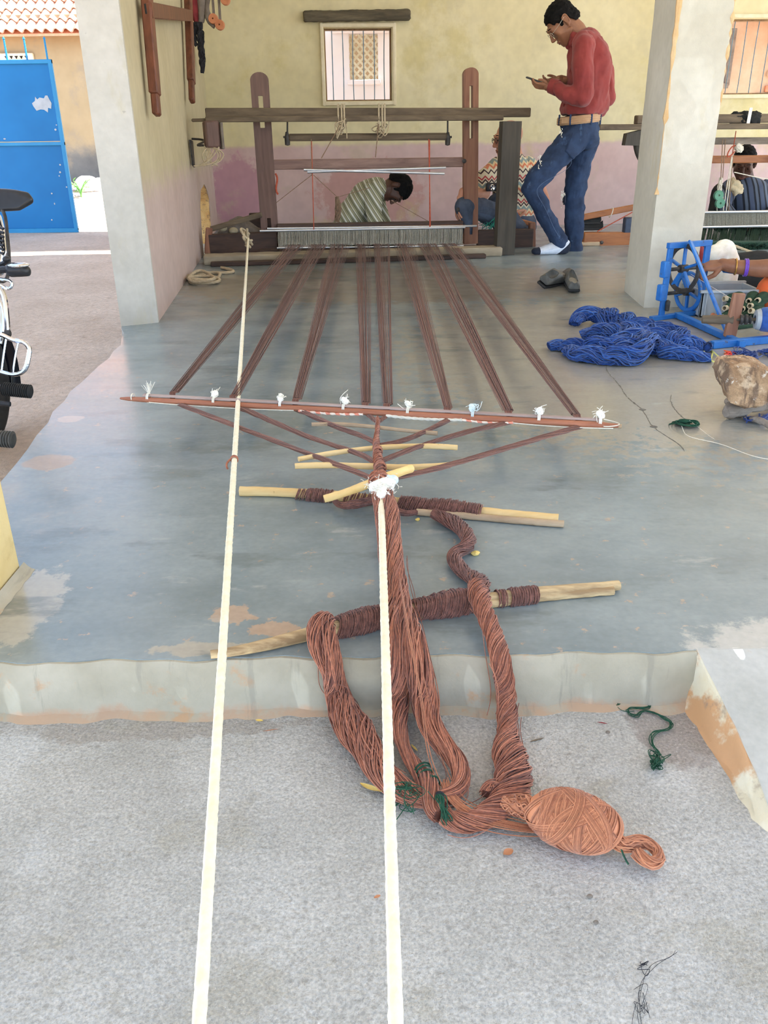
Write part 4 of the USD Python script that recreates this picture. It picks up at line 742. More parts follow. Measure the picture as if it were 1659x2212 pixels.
h5 = hank('yarn_hank', 'crinkled brown hank lying between the two wound canes', [(935, 1108, .022), (975, 1126, .018), (1008, 1155, .022), (1008, 1180, .02), (985, 1196, .018), (990, 1222, .016), (1012, 1242, .018), (1030, 1252, .028), (1036, 1275, .04)],
    [.012, .017, .016, .014, .013, .014, .013, .017, .017], 120, .0012, 26, 59, M_yarndk)
h6 = hank('yarn_hank', 'small loop of brown yarn lying inside the curl of the twisted hank', [(1052, 1716, -.082), (1075, 1700, -.078), (1092, 1716, -.076), (1074, 1742, -.08), (1046, 1752, -.082)], [.010, .011, .011, .011, .010], 60, .0012, 10, 61, None, 40)
st_ = [on_z(x, y, z) for x, y, z in ((850, 1140, .075), (868, 1250, .07), (905, 1440, .055), (922, 1530, -.03), (935, 1610, -.06), (965, 1690, -.075), (1010, 1750, -.075), (1090, 1778, -.08), (1170, 1792, -.085), (1240, 1800, -.07))]
ls = thing('loose_strands', 'few loose rust threads trailing from the hanks to the wound ball', 'thread', st_[5])
g_ = np.random.default_rng(5)
for nm_, k0, cnt, wv in (('thread', 0, 3, .012), ('flat_thread_band', 5, 26, .004)):
    out = []
    for k in range(cnt):
        w_ = np.interp(np.arange(len(st_)), [0, 4, 7, 9], [.3, 1, 1.2, .4]); pts = np.array(st_)[k0:] + (g_.normal(size=3) * V(1, 1, .15) * wv)[None] * w_[k0:, None]; pts[:, 2] = np.where(pts[:, 1] < 1.2, np.maximum(pts[:, 2], -.0965), pts[:, 2]); out.append(tube(spline(pts, 60), .0010, 4, False))
    part(ls, nm_, join(out), M_ball, 60)
# green ties round the hanks
gt = thing('green_tie', 'dark green threads knotted round the bound hank end', 'thread', on_z(935, 1720, -.08)); g_ = np.random.default_rng(77)
for x, y, R_ in ((914, 1668, .0165), (917, 1674, .0165), (920, 1681, .015), (926, 1692, .0135), (933, 1694, .0135)):
    c_ = on_z(x, y, -.078); part(gt, 'coil', join([tube(c_ + R_ * (np.cos(np.linspace(0, 2 * PI, 20))[:, None] * V(.9, .4, 0) + np.sin(np.linspace(0, 2 * PI, 20))[:, None] * V(-.1, .2, .9)) + V(0, .0015 * j, 0), .0010, 4, False) for j in range(2)]), M_green)
def tangle(cx, cy, sx, sy, n, seed, z=-.095, k=9):
    g2 = np.random.default_rng(seed); out = []
    for _ in range(n):
        pts = [on_z(cx + g2.normal() * sx, cy + g2.normal() * sy, z + abs(g2.normal()) * .009) for _ in range(k)]; out.append(tube(spline(pts, 70), .0007, 4, False))
    return join(out)
part(gt, 'tangle', tangle(886, 1704, 20, 11, 4, 5, -.068), M_green); part(gt, 'tangle', tangle(882, 1730, 12, 16, 3, 6, -.092, 8), M_green)
out = [tube(spline([on_z(945, 1716, -.06), on_z(955 + g_.normal() * 3, 1738, -.058), on_z(968 + g_.normal() * 7, 1764 + g_.normal() * 4, -.07), on_z(982 + g_.normal() * 8, 1782 + g_.normal() * 6, -.092), on_z(990 + g_.normal() * 5, 1790 + g_.normal() * 5, -.096)], 30), .0008, 4, False) for _ in range(16)]
part(gt, 'loose_ends', join(out), M_green); part(gt, 'dark_knot', ruffle(trimesh.Trimesh(*ellip(on_z(950, 1716, -.068), (.006, .005, .005), sub=3)), .002, 200, 3), M_blkyarn)
# the wound ball of yarn
bc = on_z(1238, 1772, -.1 + .040); bax = on_z(1345, 1800, -.06) - on_z(1150, 1745, -.06); bax /= np.linalg.norm(bax); BF = frame(bax); RX = (.068, .042, .040)
bl_ = thing('yarn_ball', 'oblong ball of pale rust yarn lying on the apron, criss-cross wound', 'yarn ball', bc - V(0, 0, .04))
part(bl_, 'core', ellip(bc, (.0685, .0425, .0405), BF, 4), M_spool); g_ = np.random.default_rng(15)
for k in range(40):
    late = k / 40; lat = g_.uniform(-.8, .8) * (1 - .25 * late); t_ = (.25 + .75 * late); nrm = V(1, g_.normal() * .55 * t_, g_.normal() * .55 * t_); nrm /= np.linalg.norm(nrm); nn = 44; out = []; m_ = int(g_.integers(5, 10)); lift = 1 + .055 * late + .01 * g_.normal()
    for j in range(m_):
        d0 = np.clip(lat + (j - m_ / 2) * .024 + g_.normal() * .003, -.97, .97); rr3 = math.sqrt(1 - d0 * d0); F3 = frame(nrm); a = np.linspace(0, 2 * PI, nn)
        q = d0 * F3[:, 0] + rr3 * (np.cos(a)[:, None] * F3[:, 1] + np.sin(a)[:, None] * F3[:, 2]); q = q * (lift + .006 * g_.normal())
        out.append(tube(bc + (q * np.array(RX)) @ BF.T, .00095, 4, False))
    part(bl_, 'wound_band', join(out), M_ball, 60)
e_ = bc - bax * .066
part(bl_, 'end_tuft', strands([e_ + bax * .012, e_ - bax * .012 + V(0, .004, -.004), e_ - bax * .036 + V(0, .006, -.012)], [.018, .016, .011], 70, .0011, 30, 3, 24, .3, 1, 4), M_ball, 60)
e_ = bc + bax * .064 - V(0, 0, .008); lp = [e_ - bax * .01, e_ + bax * .018 - V(0, 0, .006), e_ + bax * .040 + V(0, .014, -.008), e_ + bax * .058 + V(0, .006, -.012), e_ + bax * .052 - V(0, .012, .012), e_ + bax * .024 - V(0, .010, .008)]
part(bl_, 'end_loop', strands(lp, [.012, .010, .0085, .008, .008, .009], 60, .0011, 20, 6, 40, .35, 1, 4), M_ball, 60); part(bl_, 'green_tie', join([tube(e_ - bax * .004 + .0135 * (np.cos(np.linspace(0, 2 * PI, 16))[:, None] * BF[:, 1] + np.sin(np.linspace(0, 2 * PI, 16))[:, None] * BF[:, 2]) + bax * .002 * j, .001, 4, False) for j in range(3)] + [tube(spline([e_ + V(0, -.013, 0), e_ + V(.004, -.022, -.012), e_ + V(.01, -.028, -.022)], 8), .0014, 4, False)]), M_green)

# ------------------------------------------------------------------ people
def head_parts(par, c, fwd, up, s, skin, hair=None, fz=.056, neck=None, hair_seed=1, brow=True, hair_r=(.099, .082, .093)):
    """A head with face: c its middle (eye level), fwd the way it looks, up its crown. neck: chain of (point, radius) down to the shoulders."""
    x = np.asarray(fwd, float) / np.linalg.norm(fwd); F = frame(x, up); L = lambda a, b, d: c + s * (F @ V(a, b, d))
    E = lambda p, r: (L(*p), s * np.array(r), F); B = lambda p, r: (L(*p), s * r)
    ch = [[E((-.018, 0, .030), (.094, .076, .086))], ['hull', B((.068, .030, .028), .020), B((.068, -.030, .028), .020), B((.055, .048, -.028), .020), B((.055, -.048, -.028), .020), B((-.02, .05, -.02), .02), B((-.02, -.05, -.02), .02)],
          ['hull', B((.055, .046, -.028), .020), B((.055, -.046, -.028), .020), B((.002, .050, -.062), .016), B((.002, -.050, -.062), .016), B((.070, .014, -.098), .015), B((.070, -.014, -.098), .015), B((.078, 0, -.060), .014)],
          [B((.084, 0, .018), .009), B((.108, 0, -.026), .010)], ['hull', B((.106, 0, -.028), .010), B((.092, .013, -.033), .007), B((.092, -.013, -.033), .007)],
          ['hull', B((.086, .017, -.060), .006), B((.086, -.017, -.060), .006), B((.093, 0, -.057), .006)], ['hull', B((.085, .015, -.071), .006), B((.085, -.015, -.071), .006), B((.090, 0, -.071), .0065)],
          ['hull', B((.078, .040, .030), .010), B((.086, .012, .030), .010)], ['hull', B((.078, -.040, .030), .010), B((.086, -.012, .030), .010)]]
    for sg in (-1, 1):
        ch += [['hull', B((-.004, sg * .078, .022), .008), B((-.022, sg * .086, .018), .007), B((-.020, sg * .082, -.016), .007), B((-.004, sg * .076, -.034), .007)]]
    if neck: ch += [[B((-.028, 0, -.035), .056), *neck]]
    hm = flesh(ch, .0085 * s, 5); out = [part(par, 'head', hm, skin, 60)]
    for sg in (-1, 1):
        e = part(par, 'eye', ellip(L(.071, sg * .031, .008), s * V(.0135, .0135, .0115), F, 2), M_eye); part(e, 'iris', ellip(L(.0815, sg * .031, .005), s * V(.004, .0065, .0065), F, 2), M_hair)
        part(out[0], 'eyelid', ellip(L(.0725, sg * .031, .0125), s * V(.0135, .0145, .0095), F, 2), skin)
        if brow: part(par, 'eyebrow', tube(spline([L(.088, sg * .012, .032), L(.088, sg * .03, .039), L(.076, sg * .05, .032)], 8), s * np.array([.004] * 7 + [.002]), 6, flat=.6), M_hair)
        part(out[0], 'ear_rim', tube(spline([L(-.004, sg * .083, -.030), L(.0, sg * .086, .0), L(-.004, sg * .088, .026), L(-.020, sg * .091, .030), L(-.027, sg * .091, .008), L(-.018, sg * .086, -.024)], 16), s * .0042, 6), skin)
    part(out[0], 'lips', join([ellip(L(.0925, 0, -.0595), s * V(.005, .020, .0042), F, 2), ellip(L(.0905, 0, -.0685), s * V(.005, .018, .0045), F, 2)]), MATS.get('lips'))
    if hair:
        cap = m3.Manifold.hull_points(np.vstack([ball_pts(L(-.018, 0, .034), s * np.array(hair_r), F), ball_pts(L(-.06, 0, -.03), s * V(.055, .062, .05), F)]))
        pr = [(.2, fz), (.062, fz + .004), (.050, .034), (.028, .022), (.024, -.012), (.010, -.014), (.006, .026), (-.030, .030), (-.040, -.012), (-.058, -.058), (-.2, -.064), (-.2, -.3), (.2, -.3)]
        cutm = prism(pr, .4, -.2); q_ = cutm.vertices; cv = c + s * (np.stack([q_[:, 0], q_[:, 2], q_[:, 1]], 1) @ F.T); cap = (cap - solid((cv, cutm.faces[:, ::-1]))).refine_to_length(.006 * s)
        t = trimesh.Trimesh(*geo(cap)); trimesh.smoothing.filter_taubin(t, iterations=4); part(par, 'hair', ruffle(ruffle(t, .007 * s, 55, hair_seed), .004 * s, 150, hair_seed + 1), hair, 70)
    return L, F
MATS['lips'] = surf('brown_lips', S(122, 70, 60), S(138, 82, 70), rough=.5); surf('fair_lips', S(176, 104, 92), S(186, 116, 104), rough=.5)
def hand_chains(w, fdir, palm, side, s=1.0, curl=(.5, .6, .4), thumb=.6, spread=.08):
    """Chains for one hand: w wrist, fdir towards the knuckles, palm the way the palm faces, side +1/-1: on which side the thumb is."""
    x = np.asarray(fdir, float) / np.linalg.norm(fdir); pz = frame(x, palm)[:, 2]; y = np.cross(pz, x) * side
    P = lambda a, b, d: w + s * (a * x + b * y + d * pz)
    ch = [['hull', (P(.0, .014, 0), s * .017), (P(.0, -.014, 0), s * .017), (P(.082, .032, .002), s * .011), (P(.082, -.030, .002), s * .010), (P(.05, .03, .004), s * .014)], [(P(-.05, 0, 0), s * .025), (P(.01, 0, 0), s * .022)]]
    for i, (b, ln) in enumerate(((.030, .074), (.010, .083), (-.010, .077), (-.028, .060))):
        p = P(.084, b, .001); a = 0; q = [(p, s * .0098)]; sp_ = (b / .03) * spread
        for k, (f_, c_) in enumerate(zip((.44, .31, .25), curl)):
            a += c_ * 1.25; d = x * math.cos(a) + pz * math.sin(a) + y * sp_ * math.cos(a); p = p + s * ln * f_ * d / np.linalg.norm(d); q.append((p, s * (.0090 - .0008 * k)))
        ch.append(q)
    t0 = P(.018, .026, .008); t1 = P(.045, .050, .012 + .02 * thumb); t2 = P(.072, .055 - .012 * thumb, .016 + .036 * thumb); t3 = P(.092, .050 - .02 * thumb, .018 + .046 * thumb)
    ch.append([(t0, s * .014), (t1, s * .0115), (t2, s * .0098), (t3, s * .0085)]); return ch

# --- the standing man in the red shirt
MY = 6.50
def M(px, py, d=0.0): return on_y(px, py, MY + d)
mb = V(1.40, MY, 0)
man = thing('person', 'man standing in a red shirt and torn blue jeans, head bent over a phone', 'person', mb)
fw = V(-.64, -.05, -.77); fw /= np.linalg.norm(fw); hup = V(-.77, 0, .64)
HL, HF = head_parts(man, M(1213, 50, 0), fw, hup, 1.08, M_skinA, M_hair, fz=.062, neck=[(M(1246, 66), .060), (M(1256, 88), .066)], hair_seed=3)
gl = part(man, 'glasses', join([tube(HL(.094, sg * .032, .004) + 1.1 * (HF @ np.stack([np.zeros(18), .021 * np.cos(np.linspace(0, 2 * PI, 18)), .015 * np.sin(np.linspace(0, 2 * PI, 18))])).T, .0016, 5, False) for sg in (-1, 1)] + [rod(HL(.097, -.011, .006), HL(.097, .011, .006), .0016, 5)] + [tube(np.stack([HL(.09, sg * .053, .008), HL(.04, sg * .082, .012), HL(-.012, sg * .092, .020)]), .0016, 5) for sg in (-1, 1)]), M_lens)
wl_, el_, sl_ = M(1192, 186, -.13), M(1258, 207, -.25), M(1262, 94, -.185)
wr_, er_, sr_ = M(1212, 172, .02), M(1310, 208, .22), M(1280, 98, .185)
lh = hand_chains(wl_ + V(-.012, .01, -.004), V(-1, .25, .08), V(.1, .5, .9), 1, .84, (.15, .35, .35), .2)
rh = hand_chains(wr_ + V(-.012, -.02, -.006), V(-1, -.25, -.10), V(.1, -.4, .9), -1, .84, (.15, .4, .35), .3)
part(man, 'left_hand', flesh(lh + [[(wl_, .028), (wl_ + V(-.03, .01, -.004), .025)]], .005, 5), M_skinA, 60); part(man, 'right_hand', flesh(rh + [[(er_ + (wr_ - er_) * .55, .040), (wr_, .030), (wr_ + V(-.02, -.02, 0), .026)]], .006, 5), M_skinA, 60)
shirt = flesh([[(M(1257, 246), (.158, .172, .022)), (M(1260, 234), (.172, .184, .035)), (M(1270, 190), (.150, .178, .09)), (M(1273, 140), (.150, .185, .10)), (M(1270, 108), (.130, .19, .08)), (M(1262, 84), (.085, .12, .05)), (M(1254, 74), (.070, .074, .022))],
    [(sl_ + V(.01, .05, .01), .07), (M(1270, 90, 0), .085)], [(sr_, .07), (M(1272, 92, 0), .085)],
    [(M(1240, 80, -.04), .035), (M(1228, 98, 0), .02)]], .016, 7)
neckcut = solid(ellip(M(1247, 58, 0), (.05, .05, .05)))
def folds(t, amp, seed, sc=(7, 7, 3)): return ruffle(ruffle(t, amp, 1, seed, sc), amp * .5, 1, seed + 5, (26, 26, 10))
shp = part(man, 'shirt', folds(shirt, .026, 5, (8, 8, 3)), M_shirt, 60)
slv = flesh([[(sl_ + V(.004, .03, .0), .074), (sl_ + V(.0, -.005, -.02), .076), (M(1259, 145, -.25), .074), (el_ + V(0, -.02, 0), .068), (M(1226, 203, -.22), .062), (wl_ + V(.02, 0, 0), .046)]], .013, 5)
srv = flesh([[(sr_, .075), (M(1302, 150, .24), .075), (er_, .068), (er_ + (wr_ - er_) * .5, .058)]], .014, 5)
for q_ in (slv, srv): part(shp, 'sleeve', folds(q_, .016, 8, (11, 11, 7)), M_shirt, 60)
cf = frame(wl_ - el_); part(man, 'cuff', tube(np.stack([wl_ + cf[:, 0] * (-.045), wl_ + cf[:, 0] * .012]), [.052, .047], 18), M_shirt)
col = [M(1234, 96, -.02) + V(-.01, -.03, 0), M(1240, 86, -.075), M(1256, 72, -.075), M(1267, 65, 0), M(1260, 72, .075), M(1243, 88, .07)]
part(man, 'collar', tube(spline(col, 30), .014, 8, flat=1.5), M_shirt)
bc_ = M(1250, 258); part(man, 'belt', join([tube(bc_ + V(0, 0, dz) + np.stack([.136 * np.cos(a_ := np.linspace(0, 2 * PI, 40)), .160 * np.sin(a_), .012 * np.cos(a_)], 1), .016, 6, False) for dz in (-.013, .0, .013)]), M_leather)
for a_ in (-1.2, -2.2, -.4, -2.9): q = bc_ + V(.150 * math.cos(a_), .174 * math.sin(a_), 0); part(man, 'belt_loop', beam(q + V(0, 0, .032), q - V(0, 0, .036), .012, .008, .003, (0, 1, .1)), M_jeans)
q = bc_ + V(.152 * math.cos(-2.45), .176 * math.sin(-2.45), -.006); part(man, 'belt_end', placed(cbox((.06, .008, .040), .003), q, frame(V(.75, -.7, .05))), M_leather)
lhip, lk, la_, = M(1236, 290, -.09), M(1147, 404, -.14), M(1209, 521, -.10)
rhip, rk, ra_ = M(1262, 300, .09), M(1240, 428, .10), M(1240, 530, .10)
jeans = flesh([[(M(1250, 262), (.132, .158, .045)), (M(1254, 285), (.128, .165, .07)), (M(1258, 305), (.115, .15, .06))], [(M(1268, 296, -.07), .085), (M(1264, 296, .07), .09)],
    [(M(1248, 292, -.085), .098), (M(1205, 335, -.11), .092), (lk + V(.02, 0, .03), .074), (lk, .070), (M(1160, 430, -.13), .064), (M(1180, 470, -.12), .060), (la_, .058)],
    [(M(1262, 305, .085), .105), (M(1250, 360, .1), .090), (rk, .078), (M(1241, 470, .1), .072), (ra_, .066), (M(1241, 540, .1), .062)]], .016, 7)
part(man, 'jeans', folds(jeans, .016, 15, (9, 9, 16)), M_jeans, 60)
def seam(nm, pts, r=.003, m=None): part(man, nm, tube(spline(pts, 40), r, 5), m or M_stitch)
seam('stitching', [M(1234, 345, -.205), M(1190, 385, -.215), M(1160, 412, -.205), M(1172, 440, -.197), M(1194, 487, -.185), M(1209, 512, -.165)], .0012)
part(man, 'back_pocket', ruffle(flesh([['hull', (M(1238, 290, -.17), .012), (M(1270, 300, -.14), .012), (M(1224, 325, -.195), .012), (M(1238, 340, -.19), .012)]], .01, 2), .001, 30), M_jeans)
gk = np.random.default_rng(66)
def tear(cx, cy, d, dx, dy, n, ln):
    out = []
    for _ in range(n):
        a = M(cx + gk.normal() * dx, cy + gk.normal() * dy, d) ; out.append(tube(np.stack([a, a + V(gk.normal() * ln * .4, -.004, gk.normal() * ln)]), .0026, 4, False))
    return join(out)
part(man, 'torn_threads', tear(1166, 353, -.205, 3, 7, 16, .012), M_rag); part(man, 'torn_threads', tear(1213, 288, -.20, 2, 4, 9, .01), M_rag); part(man, 'torn_threads', tear(1216, 424, .05, 2, 8, 22, .016), M_rag)
part(man, 'knee_hole', ellip(M(1219, 432, .055), (.012, .03, .035)), M_sockn)
h0, t0_ = M(1219, 538, -.10), M(1156, 546, -.12); h0[2] = .042; t0_[2] = .026
fd = (t0_ - h0) / np.linalg.norm(t0_ - h0)
foot = flesh([[(la_ + V(.006, 0, -.02), .046), (h0 + V(.0, 0, .02), .046), (h0 + fd * .09 + V(0, 0, .010), (.045, .043, .042)), (t0_ - fd * .05, (.03, .044, .028)), (t0_, (.028, .038, .024))], [(h0, .042), (t0_ - fd * .05, .028)]], .010, 4)
fs = solid(foot); tn = fd; hn = (fd * .8 + V(0, 0, .9)); hn /= np.linalg.norm(hn)
toe = fs.trim_by_plane(tuple(tn), float(tn @ (t0_ - fd * .030))); rest = fs.trim_by_plane(tuple(-tn), float(-tn @ (t0_ - fd * .030)))
hp0 = h0 + fd * .012 + V(0, 0, .006); heel = rest.trim_by_plane(tuple(-hn), float(-hn @ hp0)); midf = rest.trim_by_plane(tuple(hn), float(hn @ hp0))
sk = part(man, 'sock', midf, M_sockw, 60); part(sk, 'toe_patch', toe, M_sockn, 60); part(sk, 'heel_patch', heel, M_sockn, 60)
r0_ = M(1240, 540, .12); r0_[2] = .045; part(man, 'sock', flesh([[(r0_, .045), (r0_ + V(-.09, .05, -.01), .038), (r0_ + V(-.16, .09, -.018), .026)]], .012, 3), M_sockw, 60, 'sock of the far foot')
pc_ = M(1159, 174.5, -.07); ph_ = thing('phone', 'dark slim phone held in both hands by the man in red', 'phone', pc_)
pF = frame(V(-1, .25, .34), (.2, -.1, 1)); part(ph_, 'case', placed(cbox((.150, .074, .010), .004), pc_, pF), M_blackpl); part(ph_, 'screen', placed(cbox((.138, .066, .002), .001), pc_ + pF[:, 2] * .0055, pF), M_bikepaint)

# --- the bent weaver behind the loom
wv = lambda px, py, d=0.0: loom(px, py, .80 + d)
wm = thing('person', 'weaver bent low behind the loom in an olive and white striped shirt', 'person', V(wv(770, 520)[0], wv(770, 520)[1], 0))
WL, WF = head_parts(wm, wv(856, 408), V(-.12, -.25, -.96), V(.95, -.1, -.12), 1.02, M_skinB, M_hair, neck=[(wv(838, 408), .062), (wv(824, 412), .07)], hair_seed=9)
ws = flesh([[(wv(748, 520), (.15, .17, .12)), (wv(765, 460), (.135, .175, .11)), (wv(792, 420), (.12, .185, .10)), (wv(812, 408), (.09, .13, .085))], [(wv(806, 412, -.16), .07), (wv(806, 455, -.20), .062), (wv(815, 500, -.24), .052)], [(wv(806, 408, .15), .07), (wv(818, 450, .18), .06), (wv(838, 500, .15), .05)]], .018, 6)
part(wm, 'shirt', folds(ws, .014, 25), M_stripeA, 60)
part(wm, 'collar', tube(spline([wv(826, 430, -.06), wv(826, 405, -.085), wv(826, 388, 0), wv(828, 405, .085), wv(828, 432, .05)], 24), .014, 8), M_stripeA)
part(wm, 'forearm', flesh([[(wv(815, 498, -.24), .040), (wv(850, 520, -.22), .032)]] + hand_chains(wv(852, 521, -.22), V(.9, -.2, -.25), V(0, -.3, -1), 1, .95), .007, 5), M_skinB, 60)
part(wm, 'lungi', flesh([[(V(wv(745, 520)[0], wv(745, 520)[1], .10), (.17, .18, .10)), (V(wv(840, 520)[0], wv(840, 520)[1] - .05, .08), .085)]], .025, 4), M_greycl, 60)
# --- the bald man in the chevron shirt
sv = lambda px, py, d=0.0: loom(px, py, .86 + d)
sm_ = thing('person', 'bald man in a zigzag-print shirt sitting behind the dark loom post', 'person', V(sv(1100, 500)[0], sv(1100, 500)[1], 0))
BL, BF_ = head_parts(sm_, sv(1097, 300), V(-.97, -.2, -.18), V(-.1, 0, 1), 1.12, M_skinC, None, neck=[(sv(1110, 335), .066), (sv(1114, 350), .075)], brow=True)
part(sm_, 'glasses', join([tube(BL(.098, sg * .032, .006) + 1.1 * (BF_ @ np.stack([np.zeros(18), .022 * np.cos(np.linspace(0, 2 * PI, 18)), .017 * np.sin(np.linspace(0, 2 * PI, 18))])).T, .0026, 5, False) for sg in (-1, 1)] + [tube(np.stack([BL(.098, sg * .053, .01), BL(.04, sg * .084, .014), BL(-.012, sg * .094, .020)]), .0026, 5) for sg in (-1, 1)]), M_blackpl)
cs_ = flesh([[(sv(1112, 455), (.17, .15, .10)), (sv(1108, 410), (.165, .15, .11)), (sv(1105, 370), (.165, .16, .09)), (sv(1112, 347), (.10, .10, .055))], [(sv(1078, 362, -.08), .085), (sv(1052, 385, -.16), .080), (sv(1042, 405, -.17), .076)], [(sv(1140, 360, .08), .085), (sv(1160, 395, .10), .078)]], .018, 6)
part(sm_, 'shirt', folds(cs_, .010, 35), M_chevron, 60); part(sm_, 'collar', tube(spline([sv(1096, 348, -.06), sv(1112, 336, -.085), sv(1128, 338, 0), sv(1112, 338, .085)], 20), .014, 8), M_chevron)
hand1 = sv(995, 428, -.36)
part(sm_, 'arm', flesh([[(sv(1050, 392, -.16), .052), (sv(1046, 418, -.20), .046), (sv(1015, 420, -.30), .040), (hand1, .030)]] + hand_chains(hand1, V(-.25, -.25, -.9), V(.9, .2, -.3), 1, 1.05, (.25, .3, .25), .3), .007, 5), M_skinC, 60)
part(sm_, 'arm', flesh([[(sv(1160, 392, .1), .052), (sv(1176, 432, .05), .045), (sv(1140, 450, -.08), .034)]] + hand_chains(sv(1136, 451, -.10), V(-.9, -.3, -.1), V(0, 0, -1), -1, 1.0), .007, 5), M_skinC, 60)
jn = flesh([[(sv(1115, 482), (.17, .16, .10)), (sv(1110, 470), (.16, .15, .09))], [(sv(1095, 478, -.06), .10), (sv(1040, 452, -.26), .085), (sv(1004, 446, -.38), .072), (V(sv(1015, 500, -.34)[0], sv(1015, 500, -.34)[1], .10), .06)], [(sv(1125, 478, .05), .10), (sv(1075, 440, -.10), .085), (sv(1120, 496, -.24), .07)], [(V(sv(1112, 500)[0], sv(1112, 500)[1], .12), (.18, .17, .11))]], .02, 6)
part(sm_, 'jeans', folds(jn, .012, 45), M_greyjeans, 60); part(sm_, 'belt_strap', tube(spline([sv(1128, 405, -.16), sv(1146, 425, -.17), sv(1166, 446, -.13)], 12), .009, 6), M_blackpl)
cmx = sv(1062, 404, -.27); cmr = thing('pocket_camera', 'small black camera hanging against the bald man, left of the dark post', 'camera', cmx); part(cmr, 'body', placed(cbox((.09, .05, .06), .008), cmx), M_blackpl); part(cmr, 'lens', lathe([(0, 0), (.022, 0), (.024, .03), (.018, .034), (0, .03)], cmx + V(0, -.025, 0), (0, -1, 0), 16), M_chrome)
# --- the weaver at the right-hand loom
rv = lambda px, py, d=0.0: loom(px, py, .95 + d)
rm = thing('person', 'weaver sitting behind the right-hand loom in a blue and grey striped shirt', 'person', V(rv(1615, 500)[0], rv(1615, 500)[1], 0))
head_parts(rm, rv(1607, 353), V(-.3, -.8, -.45), V(-.1, -.3, .95), 1.12, M_skinB, M_hair, neck=[(rv(1612, 385), .06), (rv(1614, 400), .07)], hair_seed=12)
part(rm, 'shirt', folds(flesh([[(rv(1625, 500), (.18, .13, .1)), (rv(1622, 440), (.175, .13, .1)), (rv(1618, 405), (.16, .11, .07)), (rv(1614, 390), (.09, .08, .04))], [(rv(1578, 405), .07), (rv(1562, 445, -.06), .06), (rv(1580, 468, -.2), .05)], [(rv(1660, 405), .07), (rv(1676, 445, -.06), .06), (rv(1660, 470, -.2), .05)]], .018, 6), .012, 55), M_stripeB, 60)
part(rm, 'forearm', flesh([[(rv(1580, 466, -.2), .038), (rv(1600, 472, -.34), .028)]] + hand_chains(rv(1601, 473, -.35), V(.4, -.9, -.1), V(0, 0, -1), 1), .008, 4), M_skinB, 60)
part(rm, 'lap_cloth', flesh([[(V(rv(1620, 500)[0], rv(1620, 500)[1], .10), (.2, .18, .10)), (V(rv(1620, 500)[0], rv(1620, 500)[1] - .18, .08), (.18, .12, .075))]], .025, 4), M_blkcloth, 60)
part(rm, 'dark_shawl', folds(flesh([[(rv(1556, 415, .05), (.07, .06, .07)), (rv(1552, 455, .02), (.085, .07, .1)), (rv(1560, 480, 0), (.09, .07, .08))]], .02, 4), .014, 3), M_blkcloth, 60)
# --- the woman at the spinning wheel, mostly outside the picture on the right
qv = lambda px, py, y: on_y(px, py, y)
sh_ = qv(1748, 545, 4.15); wst = qv(1738, 660, 4.2)
wo = thing('person', 'woman in an orange-red sari at the right edge, arm stretched to the wheel crank', 'person', V(wst[0], wst[1], 0))
hd_c = sh_ + V(.0, 0, .205); head_parts(wo, hd_c, V(-.9, -.1, -.35), V(-.2, 0, 1), 1.0, M_skinD, M_hair, neck=[(sh_ + V(.03, 0, .05), .055)], hair_seed=22)
part(wo, 'sari', folds(flesh([[(V(wst[0] + .05, wst[1], .12), (.26, .22, .12)), (wst + V(.03, 0, .1), (.15, .14, .12)), (sh_ + V(.03, .02, -.06), (.12, .17, .1)), (sh_ + V(.03, 0, .03), (.08, .1, .04))], [(V(wst[0] - .05, wst[1] - .1, .10), .10), (V(wst[0] - .22, wst[1] - .12, .12), .085)], [(sh_ + V(-.02, -.12, 0), .07), (qv(1690, 575, 4.05), .062)]], .02, 6), .018, 65), M_sari, 60)
e1_, w1_ = qv(1690, 578, 4.05), qv(1583, 576, 4.10); hw_ = qv(1560, 571, 4.13)
part(wo, 'arm', flesh([[(e1_, .046), (qv(1640, 580, 4.07), .041), (qv(1608, 578, 4.09), .035), (w1_, .031), (hw_, .028)]] + hand_chains(hw_, V(-1, .05, -.05), V(-.2, .3, -.9), -1, 1.0, (.7, .8, .6), .8), .006, 5), M_skinD, 60)
ad = (e1_ - w1_) / np.linalg.norm(e1_ - w1_); aF = frame(ad)
ring = lambda c, r, rr3: tube(c + r * (np.cos(np.linspace(0, 2 * PI, 22))[:, None] * aF[:, 1] + np.sin(np.linspace(0, 2 * PI, 22))[:, None] * aF[:, 2]), rr3, 6, False)
part(wo, 'bangle', ring(w1_ + ad * .012, .036, .004), M_gold, label='gold bangle'); part(wo, 'bangle', join([ring(qv(1608, 578, 4.09) + ad * .004 * k, .0395, .0028) for k in range(4)]), M_bangle, label='purple glittering bangle')
wc = qv(1560, 560, 4.45); solo('white_cloth', folds(flesh([[(qv(1545, 552, 4.42), .05), (qv(1563, 546, 4.45), .065), (qv(1576, 563, 4.42), .05), (V(qv(1570, 590, 4.42)[0], 4.45, .06), .07)], [(V(qv(1545, 590, 4.42)[0], 4.5, .07), .07), (qv(1548, 556, 4.45), .06)]], .012, 5), .014, 75), M_rag, 'bunched white cloth behind the arm at the spinning wheel', 'cloth', smooth=60)

